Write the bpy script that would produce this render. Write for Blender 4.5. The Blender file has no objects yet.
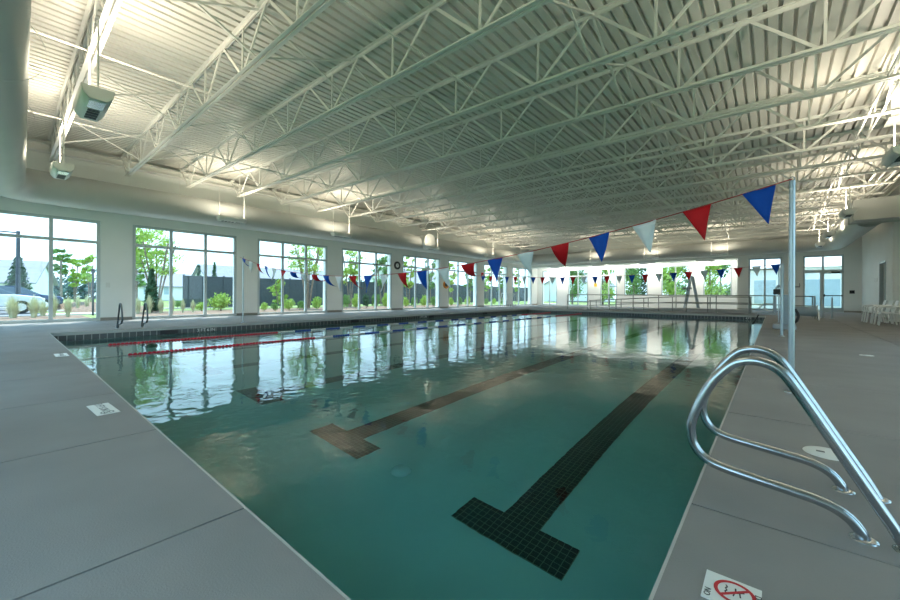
import bpy, bmesh, math, random
from mathutils import Vector, Matrix

random.seed(7)
S = bpy.context.scene
COL = S.collection
PI = math.pi

# ------------------------------------------------------------------ camera
cam_d = bpy.data.cameras.new('camera')
cam = bpy.data.objects.new('camera', cam_d)
COL.objects.link(cam)
cam_d.sensor_width = 36.0
cam_d.lens = 36.0 * 380.0 / 900.0
cam_d.shift_y = -5.2 / 900.0
cam_d.clip_end = 600
cam.matrix_world = (Matrix.Translation((0, 0, 1.0)) @ Matrix.Rotation(math.radians(40.45), 4, 'Z')
                    @ Matrix.Rotation(PI / 2, 4, 'X') @ Matrix.Rotation(math.radians(0.25), 4, 'Z'))
S.camera = cam

# ------------------------------------------------------------------ world, sun, exposure
SKY_STRENGTH = 2.0
SUN_STRENGTH = 4.2
LAMP_W = 56.0
EXPOSURE = 0.82
w = bpy.data.worlds.new('sky'); S.world = w
w.use_nodes = True
nt = w.node_tree
for n in list(nt.nodes): nt.nodes.remove(n)
out = nt.nodes.new('ShaderNodeOutputWorld')
bg = nt.nodes.new('ShaderNodeBackground')
tc = nt.nodes.new('ShaderNodeTexCoord')
sep = nt.nodes.new('ShaderNodeSeparateXYZ')
rmp = nt.nodes.new('ShaderNodeValToRGB')
rmp.color_ramp.elements[0].position = 0.0
rmp.color_ramp.elements[0].color = (0.60, 0.85, 1.0, 1)
rmp.color_ramp.elements[1].position = 0.8
rmp.color_ramp.elements[1].color = (0.36, 0.70, 1.0, 1)
nt.links.new(tc.outputs['Generated'], sep.inputs[0])
nt.links.new(sep.outputs['Z'], rmp.inputs[0])
nt.links.new(rmp.outputs[0], bg.inputs[0])
bg.inputs[1].default_value = SKY_STRENGTH
nt.links.new(bg.outputs[0], out.inputs[0])

sun_d = bpy.data.lights.new('sun', 'SUN')
sun_d.energy = SUN_STRENGTH
sun_d.angle = math.radians(0.6)
sun_d.color = (1.0, 0.95, 0.86)
sun = bpy.data.objects.new('sun', sun_d); COL.objects.link(sun)
sun.rotation_euler = Vector((0.42, -0.22, -0.88)).to_track_quat('-Z', 'Y').to_euler()
sun.location = (-40, 20, 60)

S.view_settings.view_transform = 'Standard'
S.view_settings.look = 'None'
S.view_settings.gamma = 1.0
S.view_settings.use_curve_mapping = False
S.view_settings.exposure = EXPOSURE
S.cycles.max_bounces = 12
S.cycles.diffuse_bounces = 5
S.cycles.glossy_bounces = 5
S.cycles.transmission_bounces = 8
S.cycles.transparent_max_bounces = 24
S.cycles.sample_clamp_indirect = 6.0
S.cycles.use_denoising = True

# ------------------------------------------------------------------ pixel/world helper (pixel of the 900x600 frame -> point on a plane)
_t = math.radians(40.45); _c, _s = math.cos(_t), math.sin(_t)
_r = math.radians(0.25); _cr, _sr = math.cos(_r), math.sin(_r)
def _ray(px, py):
    u = px - 450; v = py - 300
    u, v = u * _cr + v * _sr, -u * _sr + v * _cr
    a = u / 380.0; b = (-5.2 - v) / 380.0
    return (a * _c - _s, a * _s + _c, b)
def onX(px, py, X):
    r = _ray(px, py); t = X / r[0]; return Vector((X, r[1] * t, 1 + r[2] * t))
def onY(px, py, Y):
    r = _ray(px, py); t = Y / r[1]; return Vector((r[0] * t, Y, 1 + r[2] * t))

# ------------------------------------------------------------------ materials
def mat(name, col, rough=0.6, metal=0.0, noise=None, bump=None, spec=None, sheen=None):
    m = bpy.data.materials.new(name); m.use_nodes = True
    t = m.node_tree; b = t.nodes['Principled BSDF']
    b.inputs['Base Color'].default_value = (*col, 1)
    b.inputs['Roughness'].default_value = rough
    b.inputs['Metallic'].default_value = metal
    if spec is not None: b.inputs['Specular IOR Level'].default_value = spec
    if noise or bump:
        tx = t.nodes.new('ShaderNodeTexCoord')
        n = t.nodes.new('ShaderNodeTexNoise')
        n.inputs['Scale'].default_value = (noise or bump)[0]
        n.inputs['Detail'].default_value = 5
        t.links.new(tx.outputs['Object'], n.inputs['Vector'])
        if noise:
            r = t.nodes.new('ShaderNodeValToRGB')
            a = noise[1]
            r.color_ramp.elements[0].position = 0.3
            r.color_ramp.elements[1].position = 0.7
            r.color_ramp.elements[0].color = (*[max(0, c * (1 - a)) for c in col], 1)
            r.color_ramp.elements[1].color = (*[min(1, c * (1 + a)) for c in col], 1)
            t.links.new(n.outputs['Fac'], r.inputs[0])
            t.links.new(r.outputs[0], b.inputs['Base Color'])
        if bump:
            n2 = t.nodes.new('ShaderNodeTexNoise'); n2.inputs['Scale'].default_value = bump[0]
            n2.inputs['Detail'].default_value = 4
            t.links.new(tx.outputs['Object'], n2.inputs['Vector'])
            bp = t.nodes.new('ShaderNodeBump'); bp.inputs['Strength'].default_value = bump[1]
            bp.inputs['Distance'].default_value = 0.01
            t.links.new(n2.outputs['Fac'], bp.inputs['Height'])
            t.links.new(bp.outputs[0], b.inputs['Normal'])
    return m

M = {}
M['deck'] = mat('concrete_deck', (0.245, 0.243, 0.24), 0.75, noise=(1.3, 0.10), bump=(140, 0.25))
M['joint'] = mat('deck_joint', (0.12, 0.12, 0.12), 0.9)
M['wall'] = mat('wall_paint', (0.84, 0.86, 0.83), 0.6, noise=(0.8, 0.03))
M['steel_white'] = mat('white_painted_steel', (0.83, 0.83, 0.79), 0.4, noise=(3, 0.04))
M['deck_white'] = mat('white_roof_deck', (0.76, 0.75, 0.70), 0.4, noise=(0.6, 0.06))
M['duct'] = mat('painted_duct', (0.48, 0.50, 0.48), 0.42, noise=(1.0, 0.04))
M['alu'] = mat('window_aluminium', (0.52, 0.58, 0.58), 0.45, metal=0.15)
M['steel'] = mat('brushed_stainless', (0.47, 0.50, 0.53), 0.2, metal=1.0, noise=(30, 0.08))
M['galv'] = mat('galvanised_post', (0.45, 0.50, 0.53), 0.32, metal=0.8)
M['fixture'] = mat('fixture_grey', (0.74, 0.75, 0.72), 0.4, metal=0.2)
M['reflector'] = mat('fixture_reflector', (0.75, 0.80, 0.84), 0.22, metal=0.7)
M['steel_shaded'] = mat('stainless_dark_reflection', (0.14, 0.16, 0.17), 0.35, metal=0.7)  # stainless with its dark reflections painted into the base colour
M['rail'] = mat('railing_steel', (0.30, 0.32, 0.30), 0.4, metal=0.5)
M['black'] = mat('black_plastic', (0.02, 0.022, 0.025), 0.45)
M['dark'] = mat('dark_grey', (0.07, 0.08, 0.09), 0.5)
M['white'] = mat('white_plastic', (0.80, 0.81, 0.80), 0.4)
M['tilewhite'] = mat('white_sign_tile', (0.78, 0.80, 0.78), 0.35)
M['red'] = mat('red_vinyl', (0.58, 0.010, 0.016), 0.6, noise=(6, 0.1), spec=0.2)
M['blue'] = mat('blue_vinyl', (0.004, 0.075, 0.44), 0.6, noise=(6, 0.1), spec=0.2)
M['pwhite'] = mat('white_vinyl', (0.74, 0.78, 0.80), 0.45, noise=(6, 0.03))
M['cord'] = mat('red_cord', (0.45, 0.06, 0.06), 0.7)
M['float_red'] = mat('red_float', (0.62, 0.015, 0.05), 0.4)
M['float_blue'] = mat('blue_float', (0.01, 0.07, 0.42), 0.4)
M['float_white'] = mat('white_float', (0.78, 0.80, 0.80), 0.4)
M['plaster'] = mat('pool_plaster', (0.56, 0.62, 0.60), 0.8, noise=(1.1, 0.05))
M['coping'] = mat('coping_white', (0.46, 0.47, 0.46), 0.5)
M['signred'] = mat('sign_red', (0.55, 0.02, 0.03), 0.5)
M['yellow'] = mat('yellow', (0.75, 0.48, 0.05), 0.5)
M['orange'] = mat('orange_ring', (0.75, 0.30, 0.05), 0.5)
M['grass'] = mat('lawn', (0.16, 0.24, 0.06), 0.9, noise=(0.9, 0.35))
M['path'] = mat('sidewalk', (0.50, 0.48, 0.44), 0.85, noise=(2, 0.06))
M['asphalt'] = mat('asphalt', (0.20, 0.205, 0.22), 0.9, noise=(1.5, 0.12))
M['mulch'] = mat('mulch', (0.20, 0.13, 0.09), 0.95, noise=(9, 0.45))
M['leaf_dark'] = mat('leaf_dark', (0.035, 0.10, 0.045), 0.7, noise=(2.5, 0.3))
M['leaf_mid'] = mat('leaf_mid', (0.15, 0.29, 0.07), 0.7, noise=(2.5, 0.3))
M['leaf_light'] = mat('leaf_light', (0.34, 0.50, 0.09), 0.7, noise=(2.5, 0.25))
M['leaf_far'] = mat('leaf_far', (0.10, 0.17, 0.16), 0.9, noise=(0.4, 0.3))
M['reed'] = mat('grass_blade', (0.52, 0.53, 0.34), 0.8, noise=(5, 0.25))
M['bark'] = mat('bark', (0.22, 0.17, 0.13), 0.9, noise=(8, 0.3))
M['fence'] = mat('dark_fence', (0.06, 0.07, 0.085), 0.8, noise=(6, 0.2))
M['siding'] = mat('white_siding', (0.75, 0.76, 0.78), 0.7, noise=(1, 0.03))
M['roof'] = mat('shingle_roof', (0.22, 0.23, 0.26), 0.85, noise=(3, 0.12))
M['carwhite'] = mat('silver_car_paint', (0.62, 0.66, 0.70), 0.25, metal=0.3)
M['carblue'] = mat('navy_car_paint', (0.03, 0.06, 0.14), 0.25, metal=0.3)
M['carglass'] = mat('car_glass', (0.05, 0.08, 0.11), 0.08)
M['rubber'] = mat('tyre', (0.02, 0.02, 0.02), 0.8)
M['cushion'] = mat('grey_seat', (0.36, 0.40, 0.43), 0.55)
M['panelblue'] = mat('blue_grey_panel', (0.36, 0.45, 0.52), 0.6, noise=(2, 0.05))

def glass_mat():
    m = bpy.data.materials.new('window_glass'); m.use_nodes = True; t = m.node_tree
    for n in list(t.nodes): t.nodes.remove(n)
    o = t.nodes.new('ShaderNodeOutputMaterial'); mx = t.nodes.new('ShaderNodeMixShader')
    tr = t.nodes.new('ShaderNodeBsdfTransparent'); tr.inputs[0].default_value = (0.90, 0.95, 0.95, 1)
    gl = t.nodes.new('ShaderNodeBsdfGlossy'); gl.inputs['Roughness'].default_value = 0.01
    lw = t.nodes.new('ShaderNodeLayerWeight'); lw.inputs[0].default_value = 0.5
    pw_ = t.nodes.new('ShaderNodeMath'); pw_.operation = 'POWER'; pw_.inputs[1].default_value = 5.0
    ml = t.nodes.new('ShaderNodeMath'); ml.operation = 'MULTIPLY_ADD'; ml.inputs[1].default_value = 0.6; ml.inputs[2].default_value = 0.04
    t.links.new(lw.outputs['Facing'], pw_.inputs[0]); t.links.new(pw_.outputs[0], ml.inputs[0]); t.links.new(ml.outputs[0], mx.inputs[0])
    t.links.new(tr.outputs[0], mx.inputs[1]); t.links.new(gl.outputs[0], mx.inputs[2])
    t.links.new(mx.outputs[0], o.inputs[0]); return m
M['glass'] = glass_mat()

def water_mat():
    m = bpy.data.materials.new('pool_water'); m.use_nodes = True; t = m.node_tree
    for n in list(t.nodes): t.nodes.remove(n)
    o = t.nodes.new('ShaderNodeOutputMaterial'); mx = t.nodes.new('ShaderNodeMixShader')
    rf = t.nodes.new('ShaderNodeBsdfRefraction'); rf.inputs['Color'].default_value = (0.43, 0.85, 0.88, 1)
    rf.inputs['IOR'].default_value = 1.333; rf.inputs['Roughness'].default_value = 0.0
    gl = t.nodes.new('ShaderNodeBsdfGlossy'); gl.inputs['Roughness'].default_value = 0.0
    fr = t.nodes.new('ShaderNodeFresnel'); fr.inputs[0].default_value = 1.333
    tx = t.nodes.new('ShaderNodeTexCoord')
    mp = t.nodes.new('ShaderNodeMapping'); mp.inputs['Scale'].default_value = (1.0, 1.0, 1.0)
    n1 = t.nodes.new('ShaderNodeTexNoise'); n1.inputs['Scale'].default_value = 2.0; n1.inputs['Detail'].default_value = 3
    n2 = t.nodes.new('ShaderNodeTexNoise'); n2.inputs['Scale'].default_value = 8.0; n2.inputs['Detail'].default_value = 3
    ad = t.nodes.new('ShaderNodeMath'); ad.operation = 'MULTIPLY_ADD'; ad.inputs[1].default_value = 0.16
    bp = t.nodes.new('ShaderNodeBump'); bp.inputs['Strength'].default_value = 0.55; bp.inputs['Distance'].default_value = 0.012
    t.links.new(tx.outputs['Object'], mp.inputs[0])
    t.links.new(mp.outputs[0], n1.inputs['Vector']); t.links.new(mp.outputs[0], n2.inputs['Vector'])
    t.links.new(n2.outputs['Fac'], ad.inputs[0]); t.links.new(n1.outputs['Fac'], ad.inputs[2])
    t.links.new(ad.outputs[0], bp.inputs['Height'])
    b2 = t.nodes.new('ShaderNodeBump'); b2.inputs['Strength'].default_value = 0.22; b2.inputs['Distance'].default_value = 0.012
    t.links.new(ad.outputs[0], b2.inputs['Height']); t.links.new(b2.outputs[0], rf.inputs['Normal'])
    for x in (gl, fr): t.links.new(bp.outputs[0], x.inputs['Normal'])
    t.links.new(fr.outputs[0], mx.inputs[0]); t.links.new(rf.outputs[0], mx.inputs[1]); t.links.new(gl.outputs[0], mx.inputs[2])
    t.links.new(mx.outputs[0], o.inputs[0]); return m
M['water'] = water_mat()

def tile_mat(name, col, grout, w, h, gap=0.008, rough=0.3):
    m = bpy.data.materials.new(name); m.use_nodes = True; t = m.node_tree; b = t.nodes['Principled BSDF']
    tx = t.nodes.new('ShaderNodeTexCoord'); br = t.nodes.new('ShaderNodeTexBrick')
    br.offset = 0.0; br.inputs['Scale'].default_value = 1.0
    br.inputs['Brick Width'].default_value = w; br.inputs['Row Height'].default_value = h
    br.inputs['Mortar Size'].default_value = gap; br.inputs['Mortar Smooth'].default_value = 0.0
    br.inputs['Color1'].default_value = (*col, 1); br.inputs['Color2'].default_value = (*[c * 1.5 for c in col], 1)
    br.inputs['Mortar'].default_value = (*grout, 1)
    t.links.new(tx.outputs['Object'], br.inputs['Vector'])
    t.links.new(br.outputs['Color'], b.inputs['Base Color']); b.inputs['Roughness'].default_value = rough
    return m
M['blacktile'] = tile_mat('black_floor_tile', (0.008, 0.010, 0.012), (0.24, 0.23, 0.17), 0.0508, 0.0508, 0.0026)
M['bandtile'] = tile_mat('waterline_tile', (0.05, 0.06, 0.062), (0.30, 0.32, 0.31), 0.155, 0.155, 0.010)

# ------------------------------------------------------------------ mesh helpers
class MB:
    def __init__(s): s.v = []; s.f = []; s.smooth = []
    def add(s, vs, fs, sm=False):
        o = len(s.v); s.v += [tuple(v) for v in vs]
        s.f += [tuple(i + o for i in f) for f in fs]; s.smooth += [sm] * len(fs); return s
    def box(s, x0, x1, y0, y1, z0, z1):
        vs = [(x, y, z) for z in (z0, z1) for y in (y0, y1) for x in (x0, x1)]
        return s.add(vs, [(0, 2, 3, 1), (4, 5, 7, 6), (0, 1, 5, 4), (2, 6, 7, 3), (0, 4, 6, 2), (1, 3, 7, 5)])
    def bar(s, a, b, wx, wy=None, up=(0, 0, 1)):
        a, b = Vector(a), Vector(b); d = (b - a).normalized(); wy = wy or wx
        u = Vector(up)
        if abs(d.dot(u)) > 0.98: u = Vector((0, 1, 0))
        x = d.cross(u).normalized(); y = x.cross(d).normalized()
        vs = []
        for p in (a, b):
            for i, j in ((-1, -1), (1, -1), (1, 1), (-1, 1)): vs.append(p + x * (i * wx / 2) + y * (j * wy / 2))
        return s.add(vs, [(0, 3, 2, 1), (4, 5, 6, 7), (0, 1, 5, 4), (1, 2, 6, 5), (2, 3, 7, 6), (3, 0, 4, 7)])
    def cyl(s, a, b, r, n=14, r2=None, cap=True):
        a, b = Vector(a), Vector(b); d = (b - a).normalized(); r2 = r if r2 is None else r2
        u = Vector((0, 0, 1)) if abs(d.z) < 0.95 else Vector((1, 0, 0))
        x = d.cross(u).normalized(); y = d.cross(x)
        vs = []
        for p, rr in ((a, r), (b, r2)):
            for k in range(n):
                t = 2 * PI * k / n; vs.append(p + x * (rr * math.cos(t)) + y * (rr * math.sin(t)))
        fs = [(k, (k + 1) % n, n + (k + 1) % n, n + k) for k in range(n)]
        s.add(vs, fs, True)
        if cap: s.add(vs, [tuple(range(n - 1, -1, -1)), tuple(range(n, 2 * n))])
        return s
    def tube(s, pts, r, n=14, closed=False, cap=True):
        P = [Vector(p) for p in pts]; N = len(P); vs = []
        T = []
        for i in range(N):
            if closed: d = P[(i + 1) % N] - P[i - 1]
            else: d = P[min(i + 1, N - 1)] - P[max(i - 1, 0)]
            T.append(d.normalized())
        ref = Vector((0, 0, 1)) if abs(T[0].z) < 0.9 else Vector((0, 1, 0))
        x = (ref - T[0] * ref.dot(T[0])).normalized()
        for i in range(N):
            x = (x - T[i] * x.dot(T[i])).normalized(); y = T[i].cross(x)
            rr = r[i] if isinstance(r, (list, tuple)) else r
            for k in range(n):
                t = 2 * PI * k / n; vs.append(P[i] + x * (rr * math.cos(t)) + y * (rr * math.sin(t)))
        fs = []
        for i in range(N if closed else N - 1):
            j = (i + 1) % N
            fs += [(i * n + k, i * n + (k + 1) % n, j * n + (k + 1) % n, j * n + k) for k in range(n)]
        s.add(vs, fs, True)
        if cap and not closed: s.add(vs[:n] + vs[-n:], [tuple(range(n - 1, -1, -1)), tuple(range(n, 2 * n))])
        return s
    def lathe(s, c, prof, n=20, sm=True):
        c = Vector(c); vs = []
        for (r, z) in prof:
            for k in range(n):
                t = 2 * PI * k / n; vs.append(c + Vector((r * math.cos(t), r * math.sin(t), z)))
        fs = [(i * n + k, i * n + (k + 1) % n, (i + 1) * n + (k + 1) % n, (i + 1) * n + k) for i in range(len(prof) - 1) for k in range(n)]
        return s.add(vs, fs, sm)
    def torus(s, c, R, r, axis='Z', n=28, m=10):
        pts = []
        for k in range(n):
            t = 2 * PI * k / n; a, b = R * math.cos(t), R * math.sin(t)
            pts.append(Vector(c) + Vector({'Z': (a, b, 0), 'X': (0, a, b), 'Y': (a, 0, b)}[axis]))
        return s.tube(pts, r, m, closed=True)
    def mesh(s, name, m):
        me = bpy.data.meshes.new(name); me.from_pydata(s.v, [], s.f); me.materials.append(m)
        me.polygons.foreach_set('use_smooth', s.smooth); me.update(); return me
    def build(s, name, m, parent=None, loc=None):
        o = bpy.data.objects.new(name, s.mesh(name, m)); COL.objects.link(o)
        if parent: o.parent = parent
        if loc: o.location = loc
        return o

def bevel(o, wdt, seg=2):
    md = o.modifiers.new('bevel', 'BEVEL'); md.width = wdt; md.segments = seg; md.limit_method = 'ANGLE'; return o
def tag(o, label=None, cat=None, group=None, kind=None):
    if label: o['label'] = label
    if cat: o['category'] = cat
    if group: o['group'] = group
    if kind: o['kind'] = kind
    return o
def thing(name, label, cat, loc=(0, 0, 0), rz=0, group=None, kind=None):
    o = bpy.data.objects.new(name, None); COL.objects.link(o); o.location = loc; o.rotation_euler = (0, 0, rz)
    o.empty_display_size = 0.1
    return tag(o, label, cat, group, kind)
def struct(o): o['kind'] = 'structure'; return o
def inst(name, mesh, parent, loc=(0, 0, 0), rot=(0, 0, 0), scale=None):
    o = bpy.data.objects.new(name, mesh); COL.objects.link(o); o.parent = parent; o.location = loc; o.rotation_euler = rot
    if scale: o.scale = scale
    return o
def dup(root, loc, rz=None, label=None):
    r = root.copy(); COL.objects.link(r); r.location = loc
    if rz is not None: r.rotation_euler = (0, 0, rz)
    if label: r['label'] = label
    for ch in list(root.children):
        c = ch.copy(); COL.objects.link(c); c.parent = r
        for g in list(ch.children):
            d = g.copy(); COL.objects.link(d); d.parent = c
    return r
def spline(pts, per=6):
    P = [Vector(p) for p in pts]; o = []
    for i in range(len(P) - 1):
        p0, p1, p2, p3 = P[max(i - 1, 0)], P[i], P[i + 1], P[min(i + 2, len(P) - 1)]
        for k in range(per):
            t = k / per
            o.append(0.5 * ((2 * p1) + (p2 - p0) * t + (2 * p0 - 5 * p1 + 4 * p2 - p3) * t * t + (3 * p1 - p0 - 3 * p2 + p3) * t ** 3))
    o.append(P[-1]); return o
def text(name, body, size, m, parent, loc, rot, label=None):
    c = bpy.data.curves.new(name, 'FONT'); c.body = body; c.size = size; c.align_x = 'CENTER'; c.align_y = 'CENTER'
    c.extrude = 0.0006; c.materials.append(m)
    tmp = bpy.data.objects.new('lettering_curve', c); me = bpy.data.meshes.new_from_object(tmp); bpy.data.objects.remove(tmp)
    o = bpy.data.objects.new(name, me); COL.objects.link(o); o.parent = parent; o.location = loc; o.rotation_euler = rot
    if label: o['label'] = label
    return o
ORD = ['first', 'second', 'third', 'fourth', 'fifth', 'sixth', 'seventh', 'eighth', 'ninth', 'tenth', 'eleventh', 'twelfth',
       'thirteenth', 'fourteenth', 'fifteenth', 'sixteenth', 'seventeenth', 'eighteenth', 'nineteenth', 'twentieth']

# ------------------------------------------------------------------ dimensions
XL, XR, YN, YF, YB = -18.75, 4.1, -1.3, 34.2, 36.0     # left wall, right wall, near wall, far wall, back of the far bay
XB = -2.0                                              # right end of the far bay
PX0, PX1, PY0, PY1 = -13.75, -0.30, 0.73, 24.9         # pool
WZ = -0.22                                             # water level
TH = 0.45                                              # wall thickness
HEAD, TRANS = 3.65, 2.86
DZ, SL = 6.0, 0.015                                    # roof deck height at x=-10, slope
def deckz(x): return DZ - SL * (x + 10)

# ------------------------------------------------------------------ ROOM SHELL
# deck: slabs with open joints over a base
fl = MB()
def slabs(x0, x1, y0, y1, jx=(), jy=(), g=0.006):
    xs = [x0] + [x for x in sorted(jx) if x0 < x < x1] + [x1]; ys = [y0] + [y for y in jy if y0 < y < y1] + [y1]
    for i in range(len(xs) - 1):
        for j in range(len(ys) - 1):
            fl.box(xs[i] + (g if i else 0), xs[i + 1] - (g if i < len(xs) - 2 else 0), ys[j] + (g if j else 0), ys[j + 1] - (g if j < len(ys) - 2 else 0), -0.06, 0)
jl = [-0.30 - 1.58 * k for k in range(1, 12)]
jr = [2.15 + 1.9 * k for k in range(0, 17)]
slabs(XL, XR, YN, PY0, jx=jl)
slabs(XL, PX0, PY0, PY1, jy=jr)
slabs(PX1, XR, PY0, PY1, jx=[1.95], jy=jr)
slabs(XL, XR, PY1, YB, jx=jl[::3], jy=[29.5])
fl.build('floor', M['deck'])['kind'] = 'structure'
fb = MB()
for a in ((XL, XR, YN, PY0), (XL, PX0, PY0, PY1), (PX1, XR, PY0, PY1), (XL, XR, PY1, YB)): fb.box(*a, -0.12, -0.06)
struct(fb.build('floor_base', M['joint']))

# pool basin
pb = MB()
Z0, Z1 = -1.27, -1.75
def basin_z(y): return Z0 + (Z1 - Z0) * max(0, (y - 6)) / (PY1 - 6) if y > 6 else Z0
pb.add([(PX0, PY0, Z0), (PX1, PY0, Z0), (PX0, 6, Z0), (PX1, 6, Z0), (PX0, PY1, Z1), (PX1, PY1, Z1)], [(0, 1, 3, 2), (2, 3, 5, 4)])
struct(pb.build('floor_pool', M['plaster']))
pw = MB()
e = 0.0
for a in ((PX0 - 0.2, PX0, PY0 - 0.2, PY1 + 0.2), (PX1, PX1 + 0.2, PY0 - 0.2, PY1 + 0.2), (PX0, PX1, PY0 - 0.2, PY0), (PX0, PX1, PY1, PY1 + 0.2)):
    pw.box(*a, -1.9, -0.121)
struct(pw.build('wall_pool', M['plaster']))
# coping lip and waterline tile band (tile texture runs in object XY, so each side is laid flat and stood up)
cp = MB()
L = 0.012
for (x0, x1, y0, y1) in ((PX0, PX0 + L, PY0, PY1), (PX1 - L, PX1, PY0, PY1), (PX0 + L, PX1 - L, PY0, PY0 + L), (PX0 + L, PX1 - L, PY1 - L, PY1)):
    cp.box(x0, x1, y0, y1, -0.075, -0.002)
struct(cp.build('trim_coping', M['coping']))
def band(name, length, loc, rz):
    b = MB(); b.box(0, length, -0.155, 0.0, -0.008, 0.008)
    o = b.build(name, M['bandtile'], None, loc); o.rotation_euler = (PI / 2, 0, rz); struct(o); return o
band('trim_tile_left', PY1 - PY0, (PX0, PY0, -0.075), PI / 2)
band('trim_tile_right', PY1 - PY0, (PX1, PY0, -0.075), PI / 2)
band('trim_tile_near', PX1 - PX0, (PX0, PY0, -0.075), 0)
band('trim_tile_far', PX1 - PX0, (PX0, PY1, -0.075), 0)
# water: a sheet
wt = MB(); wt.add([(PX0, PY0, WZ), (PX1, PY0, WZ), (PX1, PY1, WZ), (PX0, PY1, WZ)], [(0, 1, 2, 3)])
o = wt.build('pool_water', M['water']); tag(o, 'calm teal pool water mirroring the windows', 'water', kind='structure')

# lane markings: black tile T's on the pool floor
for k, cx in enumerate((-1.47, -3.61, -5.75, -7.95, -10.15, -12.3)):
    mk = MB()
    y0, y1 = 2.28, 22.6
    def strip(xa, xb, ya, yb):
        ys_ = [ya] + ([6.0] if ya < 6.0 < yb else []) + [yb]
        for a, b in zip(ys_[:-1], ys_[1:]):
            za, zb = basin_z(a) + 0.006, basin_z(b) + 0.006
            mk.add([(xa, a, za), (xb, a, za), (xb, b, zb), (xa, b, zb)], [(0, 1, 2, 3)])
    strip(cx - 0.457, cx + 0.457, y0, y0 + 0.305); strip(cx - 0.1524, cx + 0.1524, y0 + 0.305, y1 - 0.305); strip(cx - 0.457, cx + 0.457, y1 - 0.305, y1)
    o = mk.build('lane_marking', M['blacktile'])
    tag(o, '%s black tiled T lane line on the pool floor from the right edge' % ORD[k], 'lane line', 'black lane lines on the pool floor')
# floor inlets
for k, (x, y) in enumerate(((-2.68, 2.44),)):
    b = MB(); b.lathe((x, y, Z0), [(0.0, 0.02), (0.085, 0.02), (0.095, 0.0)], 24)
    tag(b.build('floor_inlet', M['white']), 'small white round inlet on the pool floor near the second black T', 'pool inlet')

# walls with openings: axis 'X' = wall lying along Y at x, 'Y' = wall lying along X at y
def wall(name, axis, p, a0, a1, z0, z1, openings, th=TH, sgn=-1):
    b = MB(); lo, hi = (p, p + th) if sgn > 0 else (p - th, p)
    def bx(u0, u1, q0, q1):
        if u1 - u0 < 1e-4 or q1 - q0 < 1e-4: return
        if axis == 'X': b.box(lo, hi, u0, u1, q0, q1)
        else: b.box(u0, u1, lo, hi, q0, q1)
    u = a0
    for (s0, s1, q0, q1) in sorted(openings):
        bx(u, s0, z0, z1); bx(s0, s1, z0, q0); bx(s0, s1, q1, z1); u = s1
    bx(u, a1, z0, z1)
    o = b.build(name, M['wall']); struct(o); return o

WN = [0]
def window(axis, p, s0, s1, q0, q1, divs, trans=TRANS, inward=1, fw=0.10, edges=None):
    """aluminium frame standing at plane p, glass behind it; inward = sign of the room side"""
    WN[0] += 1
    t = thing('window_%d' % WN[0], None, None, kind='structure')
    fr = MB(); gl = MB(); d0, d1 = sorted((p - 0.02 * inward, p - 0.13 * inward))
    def bx(mb, u0, u1, v0, v1, a, b_):
        if axis == 'X': mb.box(a, b_, u0, u1, v0, v1)
        else: mb.box(u0, u1, a, b_, v0, v1)
    w_ = s1 - s0
    edges = edges or [s0 + w_ * k / divs for k in range(divs + 1)]
    divs = len(edges) - 1
    for k, x in enumerate(edges):
        if k == 0: bx(fr, x, x + fw, q0, q1, d0, d1)
        elif k == divs: bx(fr, x - fw, x, q0, q1, d0, d1)
        else: bx(fr, x - fw / 2, x + fw / 2, q0, q1, d0, d1)
    bx(fr, s0 + fw, s1 - fw, q1 - fw, q1, d0 + 0.004, d1 - 0.004); bx(fr, s0 + fw, s1 - fw, q0, q0 + fw, d0 + 0.004, d1 - 0.004)
    if trans: bx(fr, s0 + fw, s1 - fw, trans - fw / 2, trans + fw / 2, d0 + 0.004, d1 - 0.004)
    g = p - 0.075 * inward
    qs = [(s0 + 0.02, q0 + 0.02), (s1 - 0.02, q0 + 0.02), (s1 - 0.02, q1 - 0.02), (s0 + 0.02, q1 - 0.02)]
    gl.add([(g, u, v_) if axis == 'X' else (u, g, v_) for u, v_ in qs], [(0, 1, 2, 3)])
    fr.build('window_frame', M['alu'], t); gl.build('window_pane', M['glass'], t)
    return t

# left wall: bays of 4.65 m
bays = [(3.19 + 4.65 * k, 3.19 + 4.65 * k + 3.72) for k in range(-1, 7)]
bays[0] = (-1.2, bays[0][1] + 0.02)
WTOP = 6.35
wall('wall_left', 'X', XL, YN - TH, YB + TH, -0.4, WTOP, [(a, b, 0.0, HEAD) for a, b in bays])
for i, (a, b) in enumerate(bays):
    window('X', XL, a, b, 0.0, HEAD, 3, edges=[a, -0.2, 1.03, b] if i == 0 else None)
# near wall (behind the camera)
nb = [(-17.5 + 4.7 * k, -17.5 + 4.7 * k + 3.6) for k in range(4)]
wall('wall_near', 'Y', YN, XL, XR, -0.4, WTOP, [(a, b, 0.0, HEAD) for a, b in nb])
for a, b in nb: window('Y', YN, a, b, 0.0, HEAD, 3)
# right wall
door_o = (27.55, 28.9, 0.0, 2.7)
rb = [(-0.6 + 4.7 * k, 3.0 + 4.7 * k, 0.0, HEAD) for k in range(3)]  # unseen windows, added to let more daylight into the hall
wall('wall_right', 'X', XR, YN - TH, YF + TH, -0.4, WTOP, [door_o] + rb, sgn=1)
for a_, b__, _, _ in rb: window('X', XR, a_, b__, 0.0, HEAD, 3, inward=-1)
# pilaster on the right wall
b = MB(); b.box(3.6, XR, 23.0, 23.8, 0.0, 5.0); struct(b.build('wall_right_pilaster', M['wall']))
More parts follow.
